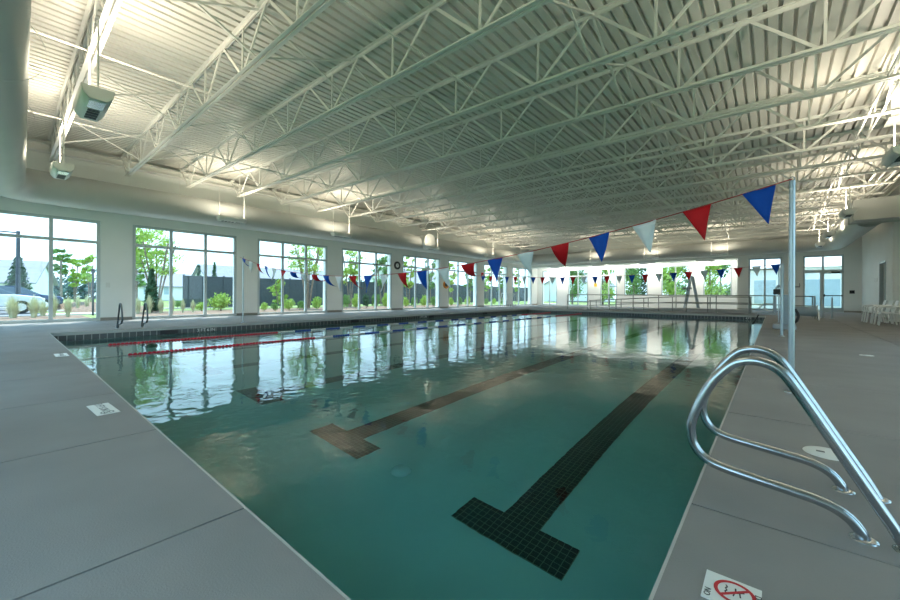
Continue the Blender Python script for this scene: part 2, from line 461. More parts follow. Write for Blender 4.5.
# far wall: door wall (right) and the deep bright bay (left)
far_win = (onY(746.5, 300, YF).x + 0.1, onY(782, 300, YF).x, 0.0, HEAD)
far_door = (1.45, 3.34, 0.0, HEAD)
wall('wall_far', 'Y', YF, XB, XR, -0.4, WTOP, [far_win, far_door], sgn=1)
b = MB(); b.box(XL, XB, YF, YF + 0.3, 3.72, WTOP); struct(b.build('wall_far_header', M['wall']))
b = MB(); b.box(XL, XB, YF + 0.3, YB, 3.72, 3.9); struct(b.build('ceiling_bay', M['wall']))
b = MB(); b.box(XB, XB + 0.2, YF + TH, YB, 0.0, 3.9); struct(b.build('wall_bay_side', M['wall']))
ow = []
for (pa, pb_, q0, dv) in ((542, 557, 0.0, 2), (568, 588, 0.0, 2), (600, 617, 0.0, 2), (624, 648, 1.0, 1), (661, 690, 1.0, 2), (703, 732, 1.0, 1)):
    ow.append((onY(pa, 300, YB).x, onY(pb_, 300, YB).x, q0, HEAD - 0.15, dv))
wall('wall_far_bay', 'Y', YB, XL, XB, -0.4, 3.9, [q[:4] for q in ow], sgn=1)
for q in ow: window('Y', YB, q[0], q[1], q[2], q[3], q[4], trans=TRANS if q[2] == 0 else None, inward=-1)
window('Y', YF, *far_win, 2, inward=-1)

# entrance: sidelight window + glazed door + transom
window('Y', YF, far_door[0], 2.36, 0.0, 2.62, 1, trans=None, inward=-1)
window('Y', YF, far_door[0], far_door[1], 2.62, HEAD, 2, trans=None, inward=-1)
dr = thing('door_1', None, None, (2.36, YF, 0), kind='structure')
f = MB()
for a in ((0.0, 0.10, 0.0, 2.62), (0.88, 0.98, 0.0, 2.62), (0.10, 0.88, 0.0, 0.28), (0.10, 0.88, 2.46, 2.62)): f.box(a[0], a[1], 0.03, 0.09, a[2], a[3])
f.build('door_frame', M['alu'], dr)
g = MB(); g.add([(0.10, 0.06, 0.28), (0.88, 0.06, 0.28), (0.88, 0.06, 2.46), (0.10, 0.06, 2.46)], [(0, 1, 2, 3)]); g.build('door_pane', M['glass'], dr)
g = MB(); g.box(0.06, 0.92, -0.045, -0.015, 1.02, 1.08); g.box(0.06, 0.14, -0.045, 0.03, 0.98, 1.14); g.box(0.86, 0.92, -0.045, 0.03, 1.0, 1.1)
g.build('push_bar', M['black'], dr)
g = MB(); g.box(0.42, 0.80, -0.05, 0.03, 2.49, 2.57); g.build('door_closer', M['black'], dr)
# right wall door (dark opening) with frame
d2 = thing('door_2', None, None, (XR, 27.55, 0), kind='structure')
f = MB(); f.box(-0.03, 0.10, -0.05, 0.05, 0, 2.75); f.box(-0.03, 0.10, 1.30, 1.40, 0, 2.75); f.box(-0.03, 0.10, 0.05, 1.30, 2.66, 2.75); f.build('door_frame', M['alu'], d2)
f = MB(); f.box(0.16, 0.22, 0.0, 1.35, 0, 2.7); f.build('door_panel', M['dark'], d2)
f = MB(); f.cyl((0.12, 0.15, 1.0), (0.16, 0.15, 1.0), 0.03); f.cyl((0.12, 0.15, 1.0), (0.12, 0.28, 1.0), 0.012); f.build('door_handle', M['steel'], d2)
# baseboards
b = MB()
prev = YN
for a, c in bays + [(YB, YB)]:
    if a - prev > 0.05: b.box(XL, XL + 0.012, prev, a, 0, 0.11)
    prev = c
BB = mat('grey_baseboard', (0.30, 0.28, 0.25), 0.6)
struct(b.build('baseboard_left', BB))
b = MB(); b.box(XB, far_win[0], YF - 0.012, YF, 0, 0.11); b.box(far_win[1], far_door[0], YF - 0.012, YF, 0, 0.11); b.box(far_door[1], XR, YF - 0.012, YF, 0, 0.11)
struct(b.build('baseboard_far', BB))
b = MB(); b.box(XR - 0.012, XR, 23.8, 27.45, 0, 0.11); b.box(XR - 0.012, XR, 29.0, YF - 0.012, 0, 0.11); struct(b.build('baseboard_right', BB))

# ------------------------------------------------------------------ ROOF
def slope_rot(o, x, y, z): o.location = (x, y, z); o.rotation_euler = (0, SL, 0)
rd = MB(); per = 0.2032; xa = -9.2; n = int(23.9 / per); vs = []; fs = []
prof = []
for k in range(n):
    x = xa + k * per; prof += [(x, 0.0), (x + 0.135, 0.0), (x + 0.149, 0.076), (x + 0.189, 0.076)]
prof.append((xa + n * per, 0.0))
for (x, z) in prof: vs += [(x, YN - 0.6, z), (x, YB + 0.6, z)]
fs = [(2 * i, 2 * i + 1, 2 * i + 3, 2 * i + 2) for i in range(len(prof) - 1)]
rd.add(vs, fs)
o = rd.build('ceiling', M['deck_white']); slope_rot(o, -10, 0, DZ); struct(o)
b = MB(); b.box(-9.3, 14.9, YN - 0.6, YB + 0.6, 0.08, 0.25); o = b.build('ceiling_slab', M['deck_white']); slope_rot(o, -10, 0, DZ); struct(o)

# joists: local x from the joint origin at x=-10; bottom of bottom chord z=0 at -0.9 under deck
JZ = -0.90
XA, XE = XL + 10 + 0.25, XR + 10 - 0.15
nodes = [(-5.47 + 2.03 * n_) + 10 for n_ in range(-6, 5)]
tc_ = MB()
for sy in (-1, 1):
    y0, y1 = sorted((sy * 0.012, sy * 0.07)); tc_.box(XA, XE, y0, y1, -0.012, 0.0)
    y0, y1 = sorted((sy * 0.012, sy * 0.022)); tc_.box(XA, XE, y0, y1, -0.07, -0.012)
m_top = tc_.mesh('top_chord', M['steel_white'])
bc = MB()
BA, BE = nodes[0] - 0.1, nodes[-1] + 0.5
for sy in (-1, 1):
    y0, y1 = sorted((sy * 0.014, sy * 0.075)); bc.box(BA, BE, y0, y1, JZ, JZ + 0.010)
    y0, y1 = sorted((sy * 0.014, sy * 0.024)); bc.box(BA, BE, y0, y1, JZ + 0.010, JZ + 0.07)
m_bot = bc.mesh('bottom_chord', M['steel_white'])
v = MB(); v.box(-0.021, 0.021, -0.012, 0.012, JZ + 0.03, -0.03); m_ver = v.mesh('web_vertical', M['steel_white'])
h_ = -JZ
dgl = MB(); dgl.bar((0.07, 0, JZ + 0.04), (1.015 - 0.06, 0, -0.04), 0.05, 0.026, up=(0, 1, 0)); m_dr = dgl.mesh('web_diagonal', M['steel_white'])
dgl = MB(); dgl.bar((-0.07, 0, JZ + 0.04), (-1.015 + 0.06, 0, -0.04), 0.05, 0.026, up=(0, 1, 0)); m_dl = dgl.mesh('web_diagonal', M['steel_white'])
sb = MB(); sb.box(XA - 0.1, XA + 0.12, -0.08, 0.08, -0.13, -0.07); m_seat = sb.mesh('bearing_seat', M['steel_white'])
YJ = [0.98 + 1.875 * k for k in range(18)]
for k, y in enumerate(YJ):
    t = thing('roof_joist', '%s white steel open-web roof joist counted from the near wall' % ORD[k], 'roof joist', (-10, y, DZ), group='roof joists under the metal deck')
    t.rotation_euler = (0, SL, 0)
    inst('top_chord', m_top, t); inst('bottom_chord', m_bot, t); inst('bearing_seat', m_seat, t)
    for i, x in enumerate(nodes):
        inst('web_vertical', m_ver, t, (x, 0, 0)); inst('web_diagonal', m_dr, t, (x, 0, 0)); inst('web_diagonal', m_dl, t, (x, 0, 0))
# bridging: crossed angles between neighbouring joists
bl = [-15.3, -11.2, -6.8, -2.4, 1.8]
for j in range(len(YJ) - 1):
    for q, x in enumerate(bl):
        zt, zb = deckz(x) - 0.05, deckz(x) + JZ + 0.04
        t = thing('cross_brace', 'white crossed bridging angles, %s brace from the left wall between the %s and %s joists' % (ORD[q], ORD[j], ORD[j + 1]), 'brace', (x, YJ[j], 0), group='cross braces between the roof joists')
        for (za, zc, dx) in ((zt, zb, -0.02), (zb, zt, 0.02)):
            m_ = MB(); m_.bar((dx, 0.03, za), (dx, 1.845, zc), 0.034, 0.03); m_.build('brace_bar', M['steel_white'], t)
# continuous bridging lines along the length
for q, x in enumerate((-13.2, -9.0, -4.6)):
    m_ = MB(); z = deckz(x) + JZ + 0.09
    m_.bar((x, YN, z), (x, YF, z), 0.026, 0.026)
    tag(m_.build('bridging_angle', M['steel_white']), '%s long white bridging angle from the left wall, crossing all joists' % ORD[q], 'bridging angle', 'long bridging angles')
# edge beams carrying the joists at both walls
m_ = MB(); z = deckz(-18.4)
m_.box(-18.72, -18.46, YN, YF, z - 0.40, z - 0.37); m_.box(-18.72, -18.46, YN, YF, z - 0.16, z - 0.13); m_.box(-18.60, -18.58, YN, YF, z - 0.37, z - 0.16)
struct(m_.build('trim_ledger_left', M['steel_white']))
m_ = MB(); z = deckz(3.9)
m_.box(3.75, 4.1, YN, YF, z - 0.40, z - 0.37); m_.box(3.75, 4.1, YN, YF, z - 0.12, z - 0.09); m_.box(3.91, 3.93, YN, YF, z - 0.37, z - 0.12)
struct(m_.build('trim_ledger_right', M['steel_white']))
# conduits and pipes along the right side
for q, (x, z, r) in enumerate(((1.55, 5.02, 0.02), (1.75, 5.02, 0.02), (2.55, 5.14, 0.03), (2.75, 5.12, 0.022), (3.0, 5.14, 0.03), (3.2, 5.14, 0.03))):
    m_ = MB(); m_.cyl((x, YN, z - 0.05), (x, YF, z - 0.05), r, 10)
    tag(m_.build('ceiling_pipe', M['steel_white']), '%s of six white pipes running below the joists at the right, from the left' % ORD[q], 'pipe', 'pipes under the roof at the right')
for q, (y, z0, z1) in enumerate(((9.2, 5.05, 5.78), (13.0, 5.05, 5.78))):
    m_ = MB(); m_.box(2.0, 2.42, y, y + 0.5, z0, z1); m_.box(1.96, 2.46, y - 0.04, y + 0.54, z0 - 0.03, z0)
    tag(m_.build('duct_drop', M['steel_white']), ('nearer' if q == 0 else 'farther') + ' white square duct drop between the joists at the right', 'duct drop', 'square duct drops')

# ------------------------------------------------------------------ ROUND DUCT around the hall
DR = 0.52; DX, DH = -17.95, 4.40
def arc(cx, cy, r, a0, a1, z, n=10):
    return [Vector((cx + r * math.cos(a0 + (a1 - a0) * k / n), cy + r * math.sin(a0 + (a1 - a0) * k / n), z)) for k in range(n + 1)]
R_ = 0.95
yd = -0.12
path = [Vector((3.5, yd - 0.38, DH)), Vector((-8, yd - 0.18, DH)), Vector((DX + R_, yd, DH))]
path += arc(DX + R_, yd + R_, R_, -PI / 2, -PI, DH)[1:]
YD = 33.4
path += [Vector((DX, 10, DH)), Vector((DX, YD - R_, DH))] + arc(DX + R_, YD - R_, R_, PI, PI / 2, DH)[1:]
path += [Vector((-8, YD, DH - 0.02)), Vector((2.95 - R_, YD, DH - 0.03))] + arc(2.95 - R_, YD - R_, R_, PI / 2, 0, DH - 0.03)[1:]
path += [Vector((2.95, 22.97, DH - 0.03))]
duct = thing('air_duct', 'large round grey ventilation duct running around the top of the walls', 'air duct', (DX, 10, DH))
def rel(o, t): o.parent = t; o.matrix_parent_inverse = Matrix.Translation(-t.location); return o
m_ = MB(); m_.tube(path, DR, 40); rel(m_.build('duct_pipe', M['duct']), duct)
def ring(p, d):
    m2 = MB(); m2.cyl(Vector(p) - Vector(d) * 0.02, Vector(p) + Vector(d) * 0.02, DR + 0.008, 40, cap=False)
    rel(m2.build('duct_seam', M['duct']), duct)
for x in (-14.5, -11.2, -8.0, -4.5): ring((x, yd - 0.02, DH), (1, 0, 0))
for y in (1.2, 3.4, 7.6, 13.8, 20.0, 26.2, 32.0): ring((DX, y, DH), (0, 1, 0))
for x in (-16.5, -12.6, -8.6, -4.6, -0.6): ring((x, YD, DH - 0.01), (1, 0, 0))
for y in (31.8, 28.0): ring((2.95, y, DH - 0.03), (0, 1, 0))
# branch nozzle (round pale end facing the pool)
m_ = MB(); nz = onX(431, 241.5, -17.1)
m_.cyl((DX + 0.2, nz.y, nz.z), (-17.2, nz.y, nz.z), 0.5, 32); m_.cyl((-17.24, nz.y, nz.z), (-17.18, nz.y, nz.z), 0.52, 32)
rel(m_.build('duct_branch', M['duct']), duct)['label'] = 'round branch end facing the pool'
# plenum box on the right where the duct enters
m_ = MB(); m_.box(2.35, 4.08, 21.6, 22.96, 3.98, 4.78); m_.box(2.31, 4.09, 22.5, 22.54, 3.95, 4.81)
tag(m_.build('plenum_box', M['duct']), 'grey sheet metal box at the right wall that the round duct runs into', 'duct box')
# support straps
for q, y in enumerate((4.5, 9.0, 15.0, 21.5, 27.0)):
    m_ = MB(); m_.cyl((DX, y, DH + DR), (DX, y, deckz(DX)), 0.012, 8)
    tag(m_.build('duct_hanger', M['steel_white']), '%s thin hanger rod above the left duct from the near end' % ORD[q], 'hanger rod', 'hanger rods of the left duct')

# ------------------------------------------------------------------ HANGING UPLIGHTS
def uplight(loc, rz, label, ln=1.0, pw_=1.0):
    x, y = loc
    t = thing('uplight_pendant', label, 'pendant light', (x, y, 3.86), rz, 'hanging uplights around the hall')
    b_ = MB()   # trough: rounded bottom open on top
    sec = [(-0.19, 0.20), (-0.17, 0.09), (-0.10, 0.01), (0.10, 0.01), (0.17, 0.09), (0.19, 0.20)]
    n_ = len(sec); L2 = ln / 2
    vs_ = [(sx * L2, p[0], p[1]) for sx in (-1, 1) for p in sec]
    b_.add(vs_, [(i, i + 1, n_ + i + 1, n_ + i) for i in range(n_ - 1)], True)
    b_.add(vs_, [tuple(range(n_ - 1, -1, -1)), tuple(range(n_, 2 * n_))])
    o_ = b_.build('lamp_body', M['fixture'], t)
    sd = o_.modifiers.new('s', 'SOLIDIFY'); sd.thickness = 0.006
    l_ = MB()
    for k in range(4): l_.box(-L2 + 0.12 + k * 0.12, -L2 + 0.19 + k * 0.12, -0.07, 0.07, -0.006, 0.006)
    l_.build('vent_slots', M['dark'], t)
    rf_ = MB(); rf_.box(-L2 + 0.62 * ln, L2 - 0.06, -0.09, 0.09, -0.004, 0.008); rf_.build('reflector_panel', M['reflector'], t)
    for sx in (-1, 1):
        r_ = MB(); r_.cyl((sx * (L2 - 0.04), 0, 0.10), (sx * (L2 - 0.04), 0, deckz(x) + JZ - 3.86), 0.014, 8); r_.build('hanger_rod', M['steel_white'], t)
    ld = bpy.data.lights.new('uplight', 'AREA'); ld.shape = 'RECTANGLE'; ld.size = ln - 0.4; ld.size_y = 0.28
    ld.energy = LAMP_W * pw_; ld.color = (1.0, 0.88, 0.68); ld.spread = math.radians(165)
    lo = bpy.data.objects.new('lamp_light', ld); COL.objects.link(lo); lo.parent = t; lo.location = (0, 0, 0.17); lo.rotation_euler = (PI, 0, 0)
    return t
for q, y in enumerate((5.9, 10.95, 17.65, 24.0, 28.2)):
    uplight((-16.5, y), PI / 2, 'hanging uplight before the left wall duct, %s from the near end' % ORD[q], 1.0, (0.8, 0.8, 0.5, 0.7, 0.6)[q])
for q, x in enumerate((-11.4, -7.2, -2.9)):
    uplight((x, 32.2), 0, 'hanging uplight before the far wall duct, %s from the left' % ORD[q], 1.0, 0.5)
for q, x in enumerate((-13.2, -8.15, -2.4)):
    uplight((x, 0.9), 0, ('smaller farther grey uplight at the upper left beside the near duct', 'larger nearer grey uplight at the upper left with dark louvres', 'hanging uplight above the near deck')[q], 1.0, 0.85)
for q, y in enumerate((30.4, 25.7, 19.6, 12.2, 6.0)):
    uplight((2.0, y), PI / 2, 'hanging uplight over the right deck, %s from the far wall' % ORD[q], 1.0, (0.7, 0.7, 0.8, 0.95, 1.3)[q])
# fill lights added under the soffit to brighten the far bay wall
for q, x in enumerate((-16, -12, -8, -4)):
    t = thing('bay_fill_light', 'added fill light brightening the far bay, %s from the left' % ORD[q], 'fill light', (x, 34.66, 3.72), group='added fill lights in the far bay')
    m_ = MB(); m_.box(-0.6, 0.6, -0.08, 0.04, -0.10, 0.0); m_.build('fill_housing', M['white'], t)
    ld = bpy.data.lights.new('strip', 'AREA'); ld.shape = 'RECTANGLE'; ld.size = 1.2; ld.size_y = 0.2; ld.energy = 62; ld.color = (1, 0.97, 0.88)
    lo = bpy.data.objects.new('fill_light', ld); COL.objects.link(lo); lo.parent = t; lo.location = (0, 0.06, -0.07); lo.rotation_euler = (math.radians(68), 0, 0)

# ------------------------------------------------------------------ BACKSTROKE POSTS AND PENNANTS
def post(x, y, h, label, r=0.021):
    t = thing('flag_post', label, 'post', (x, y, 0), group='pennant posts at the pool edges')
    m_ = MB(); m_.cyl((0, 0, 0), (0, 0, h), r, 16); m_.build('pole', M['galv'], t)
    m_ = MB(); m_.lathe((0, 0, 0), [(r + 0.035, 0), (r + 0.035, 0.012), (r + 0.004, 0.022)], 20); m_.build('base_flange', M['steel'], t)
    m_ = MB(); m_.torus((0, 0, h + 0.022), 0.02, 0.005, 'Y', 14, 6); m_.build('eye_ring', M['steel'], t)
    return t
post(0.14, 5.31, 2.2, 'tall steel flag post on the right deck just behind the grab rails', 0.026)
post(-14.03, 5.38, 2.26, 'slim flag post on the left deck between the second and third windows')
post(0.14, 19.03, 2.2, 'flag post on the far right deck by the pool lift')
post(-14.03, 19.0, 2.2, 'flag post on the left deck at the far pennant string')
def pennants(y, xa, za, xb, zb, zm, label, seed, wind, first=0, order=None, off=-0.27):
    rnd = random.Random(seed)
    y -= 0.03; t = thing('pennant_string', label, 'pennant string', (xa, y, za), group='pennant strings across the pool')
    def zz(u):
        # sagging string through both ends and the measured middle
        lin = za + (zb - za) * u
        return lin - 4 * ((za + zb) / 2 - zm) * u * (1 - u)
    L_ = xb - xa
    pts = [Vector((L_ * k / 60, 0, zz(k / 60) - za)) for k in range(61)]
    m_ = MB(); m_.tube(pts, 0.006, 6); m_.build('cord', M['cord'], t)
    N = 25
    cols = order or ['blue', 'red', 'pwhite']
    for i in range(N):
        x = off - 0.565 * i; u = x / L_
        c = cols[(i + first) % 3]; wdt, hh = 0.29, 0.39
        k = wind(i, u)       # (swing angle about the cord, twist about the vertical)
        m_ = MB(); vs_ = []; R2 = 7
        for r in range(R2 + 1):
            f_ = r / R2; ww = wdt * (1 - f_) / 2
            sw = k[0] * f_; tw = k[1] * f_
            for s_ in (-1, -0.33, 0.33, 1):
                px = s_ * ww; pz = -hh * f_
                yy = math.sin(sw) * hh * f_ + 0.012 * math.sin(5 * f_ + 2 * s_ + i)
                pz2 = -hh * f_ * math.cos(sw)
                vs_.append((px * math.cos(tw) + k[2] * f_ * f_, yy + px * math.sin(tw), pz2))
        fs_ = [(r * 4 + q, r * 4 + q + 1, (r + 1) * 4 + q + 1, (r + 1) * 4 + q) for r in range(R2) for q in range(3)]
        m_.add(vs_, fs_, True)
        o_ = m_.build('pennant', M[c], t, (x, 0, zz(u) - za))
        sl = (zz(u + 0.01) - zz(u - 0.01)) / (0.02 * L_); o_.rotation_euler = (0, -math.atan(sl), 0)
        o_['label'] = {'blue': 'blue pennant', 'red': 'red pennant', 'pwhite': 'white pennant'}[c]
        sd = o_.modifiers.new('s', 'SOLIDIFY'); sd.thickness = 0.002
        if abs(k[1]) > 0: pass
    return t
rw = random.Random(5)
W1 = {}
for i in range(25):
    if i < 5: W1[i] = (rw.uniform(-0.15, 0.15), rw.uniform(-0.15, 0.15), 0.0)
    elif i in (7, 16, 18): W1[i] = (1.35, 0.9, 0.05)
    elif i > 9: W1[i] = (rw.uniform(-0.5, 0.9), rw.uniform(-0.8, 0.8), rw.uniform(-0.08, 0.05))
    else: W1[i] = (rw.uniform(-0.2, 0.5), rw.uniform(-0.4, 0.4), rw.uniform(-0.05, 0.05))
W1[4] = (0.7, 0.3, -0.06); W1[8] = (0.35, 0.3, 0.03); W1[7] = (1.1, 0.5, -0.08)
pennants(5.3, 0.14, 2.21, -14.03, 2.27, 1.42, 'near string of red, white and blue pennants sagging across the pool', 3, lambda i, u: W1[i])
pennants(19.0, 0.14, 2.21, -14.03, 2.2, 1.93, 'far string of small red, white and blue pennants across the pool end', 4, lambda i, u: (0.08 * math.sin(i * 2.1), 0.1 * math.sin(i), 0), order=['blue', 'pwhite', 'red'], off=-0.10)

# ------------------------------------------------------------------ LANE ROPES
def lane_rope(x, label):
    t = thing('lane_rope', label, 'lane rope', (x, PY0, WZ), group='floating lane ropes')
    m_ = MB(); m_.cyl((0, 0.01, 0.01), (0, PY1 - PY0 - 0.01, 0.01), 0.006, 6); m_.build('cable', M['steel'], t)
    def seg(y0, y1, c):
        m2 = MB(); n_ = max(2, int((y1 - y0) / 0.075)); st = (y1 - y0) / n_; pts = []; rr = []
        for i in range(n_):
            a = y0 + i * st
            pts += [Vector((0, a, 0.01)), Vector((0, a + st * 0.2, 0.01)), Vector((0, a + st * 0.7, 0.01)), Vector((0, a + st * 0.9, 0.01))]
            rr += [0.010, 0.031, 0.031, 0.010]
        m2.tube(pts, rr, 10)
        o_ = m2.build('float_section', M[c], t)
        o_['label'] = {'float_red': 'red floats', 'float_blue': 'blue floats', 'float_white': 'white floats'}[c]
    Lg = PY1 - PY0
    seg(0.85, 4.85, 'float_red'); y = 4.85; k = 0
    while y < Lg - 4.6:
        seg(y, y + 0.56, ('float_white', 'float_blue')[k % 2]); y += 0.56; k += 1
    seg(y, Lg - 0.2, 'float_red')
lane_rope(-11.85, 'floating lane rope nearest the left wall, red ends with blue and white middle')
lane_rope(-9.65, 'floating lane rope second from the left wall, red ends with blue and white middle')

# ------------------------------------------------------------------ GRAB RAILS
RAIL = [(0.405, 0.0), (0.36, 0.09), (0.26, 0.27), (0.15, 0.47), (0.08, 0.595), (0.035, 0.665), (-0.01, 0.70), (-0.06, 0.713), (-0.11, 0.708), (-0.155, 0.685), (-0.20, 0.635), (-0.24, 0.575),
        (-0.29, 0.46), (-0.32, 0.36), (-0.322, 0.30), (-0.305, 0.235), (-0.26, 0.185), (-0.19, 0.16), (-0.08, 0.145), (0.05, 0.13), (0.14, 0.118), (0.20, 0.10), (0.245, 0.07), (0.275, 0.03), (0.285, 0.0)]
m_ = MB(); m_.tube(spline([(x, 0, z * 0.972) for x, z in RAIL], 5), 0.0215, 18); m_railtube = m_.mesh('rail_tube', M['steel'])
m_ = MB(); m_.lathe((0, 0, 0), [(0.045, 0.0), (0.043, 0.004), (0.030, 0.008), (0.022, 0.008)], 24); m_esc = m_.mesh('escutcheon', M['steel'])
m_ = MB(); m_.tube(spline([(x, 0, z) for x, z in RAIL], 5), 0.021, 12); m_railfar = m_.mesh('rail_tube', M['steel_shaded'])
def grab(x0, y, label, mirror=False, sc=1.0):
    t = thing('grab_rail', label, 'grab rail', (x0, y, 0), PI if mirror else 0, 'stainless pool grab rails')
    inst('rail_tube', m_railfar if mirror else m_railtube, t)
    inst('escutcheon', m_esc, t, (0.405, 0, 0)); inst('escutcheon', m_esc, t, (0.285, 0, 0))
    return t
grab(0.0, 2.30, 'big stainless grab rail at the right pool edge, nearer of the pair')
grab(-0.01, 2.81, 'big stainless grab rail at the right pool edge, farther of the pair')
grab(-14.05, 2.12, 'small stainless grab rail coloured as a dark silhouette at the left pool edge, left one of the pair', True)
grab(-14.05, 2.68, 'small stainless grab rail coloured as a dark silhouette at the left pool edge, right one of the pair', True)

# ------------------------------------------------------------------ DECK LIDS, SIGN TILES
def lid(x, y, r, label, m='tilewhite'):
    b_ = MB(); b_.lathe((0, 0, 0), [(0, 0.006), (r - 0.006, 0.006), (r, 0.0)], 36)
    t = thing('round_cover', label, 'deck cover', (x, y, 0), group='round lids in the deck')
    b_.build('lid_plate', M[m], t)
    b_ = MB(); b_.box(-0.05, -0.01, -0.012, 0.012, 0.006, 0.008); b_.build('finger_slot', M['dark'], t)
lid(0.26, 3.40, 0.115, 'round white skimmer lid in the deck behind the grab rails')
lid(0.02, 7.5, 0.10, 'small round white lid in the right deck beyond the flag post')
lid(1.2, 9.5, 0.09, 'small round white lid in the middle of the right deck')

def sign_tile(x, y, w_, h__, rz, label):
    t = thing('no_diving_tile', label, 'sign tile', (x, y, 0), rz, 'warning tiles in the deck')
    b_ = MB(); b_.box(-w_ / 2, w_ / 2, -h__ / 2, h__ / 2, 0, 0.005); b_.build('tile', M['tilewhite'], t)
    return t
def pictogram(t, cx, cy, R, ring='signred'):
    b_ = MB(); N = 40; vs_ = []
    for rr in (R, R * 0.80):
        for k in range(N):
            a = 2 * PI * k / N; vs_.append((cx + rr * math.cos(a), cy + rr * math.sin(a), 0.0062))
    b_.add(vs_, [(k, (k + 1) % N, N + (k + 1) % N, N + k) for k in range(N)])
    b_.bar((cx - R * 0.62, cy + R * 0.62, 0.006), (cx + R * 0.62, cy - R * 0.62, 0.006), R * 0.16, 0.001)
    b_.build('prohibition_ring', M[ring], t)
    b_ = MB()   # diver: body, arms, legs and waves
    for p, q, w2 in (((-0.30, 0.42), (0.02, 0.0), 0.10), ((0.02, 0.0), (0.34, -0.05), 0.06), ((0.02, 0.0), (0.28, -0.24), 0.06), ((-0.02, 0.05), (-0.42, 0.02), 0.08), ((-0.15, 0.22), (0.25, 0.28), 0.07)):
        b_.bar((cx + p[0] * R, cy + p[1] * R, 0.0056), (cx + q[0] * R, cy + q[1] * R, 0.0056), w2 * R, 0.0012)
    b_.lathe((cx + 0.12 * R, cy - 0.12 * R, 0.0056), [(0, 0.0008), (0.09 * R, 0.0008)], 14)
    for k in range(3):
        b_.bar((cx + (-0.45 + 0.32 * k) * R, cy - 0.44 * R, 0.0056), (cx + (-0.30 + 0.32 * k) * R, cy - 0.36 * R, 0.0056), 0.06 * R, 0.0012)
        b_.bar((cx + (-0.30 + 0.32 * k) * R, cy - 0.36 * R, 0.0056), (cx + (-0.14 + 0.32 * k) * R, cy - 0.44 * R, 0.0056), 0.06 * R, 0.0012)
    b_.build('diver_pictogram', M['black'], t)
t = sign_tile(-0.105, 1.585, 0.155, 0.155, -PI / 2, 'white no diving tile with a red ring in the near right deck')
pictogram(t, -0.005, 0.008, 0.058)
text('lettering', 'DIVING', 0.026, M['black'], t, (0.005, 0.068, 0.0056), (0, 0, 0))
text('lettering', 'NO', 0.026, M['black'], t, (0.045, -0.064, 0.0056), (0, 0, 0))
t = sign_tile(-4.40, 0.555, 0.42, 0.145, 0.05, 'white depth tile in the near left deck, nearer one')
text('lettering', '3 FT 6 IN', 0.075, M['dark'], t, (-0.06, 0, 0.0056), (0, 0, 0)); pictogram(t, 0.155, 0, 0.045, 'dark')
t = sign_tile(-8.75, 0.60, 0.42, 0.15, 0.0, 'white depth tile in the left deck, farther one near the pool corner')
text('lettering', '3 FT 6 IN', 0.075, M['dark'], t, (-0.06, 0, 0.0056), (0, 0, 0)); pictogram(t, 0.155, 0, 0.045, 'dark')
# depth markers on the waterline tiles
for (y, lab) in ((4.17, 'pale depth numerals on the tile band below the second window'), (14.0, 'pale depth numerals on the tile band below the fourth window')):
    t = thing('depth_marker', lab, 'depth marker', (PX0 + 0.010, y, -0.15), group='depth numerals on the pool tiles')
    text('lettering', '3 FT 6 IN', 0.13, M['white'], t, (0, 0, 0), (PI / 2, 0, PI / 2))
t = thing('depth_marker', 'pale depth numerals on the tile band at the far end of the pool', 'depth marker', (-1.0, PY1 - 0.010, -0.15), group='depth numerals on the pool tiles')
text('lettering', '4 FT', 0.13, M['white'], t, (0, 0, 0), (PI / 2, 0, 0))
for q, y in enumerate((3.2, 9.8, 14.6, 19.5)):
    b_ = MB(); b_.box(PX0 + 0.004, PX0 + 0.016, y - 0.22, y + 0.22, -0.21, -0.085)
    tag(b_.build('gutter_grate', M['black']), '%s dark gutter opening in the left pool tiles from the near corner' % ORD[q], 'gutter grate', 'gutter openings in the left pool edge')

# ------------------------------------------------------------------ FAR END: ramp, rails, lift, chairs
b = MB(); b.add([(-10.5, 28.12, 0), (-10.5, 29.18, 0), (-5, 28.12, 0.20), (-5, 29.18, 0.20), (-1.0, 28.12, 0.20), (-1.0, 29.18, 0.20), (-5, 28.12, 0), (-5, 29.18, 0), (-1, 28.12, 0), (-1, 29.18, 0)],
            [(0, 2, 3, 1), (2, 4, 5, 3), (0, 6, 2), (1, 3, 7), (6, 8, 4, 2), (7, 3, 5, 9), (8, 9, 5, 4)])
tag(b.build('ramp', M['coping']), 'low concrete ramp behind the far railing', 'ramp')
def railing(pts, posts, label, mids=(0.5,), r=0.028):
    t = thing('railing', label, 'railing', pts[0], group='metal railings at the far end')
    P = [Vector(p) - Vector(pts[0]) for p in pts]
    m2 = MB(); m2.tube(P, r, 10); m2.build('top_rail', M['rail'], t)
    for q in mids:
        m2 = MB(); m2.tube([p - Vector((0, 0, q)) for p in P], r * 0.8, 10); m2.build('mid_rail', M['rail'], t)
    for (x, y, zb, zt) in posts:
        m2 = MB(); m2.cyl((x - pts[0][0], y - pts[0][1], zb - pts[0][2]), (x - pts[0][0], y - pts[0][1], zt - pts[0][2]), r, 10); m2.build('rail_post', M['rail'], t)
railing([(-11.4, 26.5, 1.05), (0.45, 26.5, 1.02)], [(-11.4 + 1.48 * k, 26.5, 0, 1.05 - 0.0025 * k * 1.48) for k in range(9)], 'long two-rail railing along the far pool end', (0.48,))
def rz_(x): return 0.32 * min(1, max(0, (x + 10.5) / 5.5))
railing([(-10.4, 28.05, 0.62), (-5, 28.05, 0.94), (-1.0, 28.05, 0.94)], [(x, 28.05, 0, rz_(x) + 0.62) for x in (-10.3, -8.5, -6.7, -5, -3.1, -1.05)], 'sloping ramp railing, front one', (0.36,))
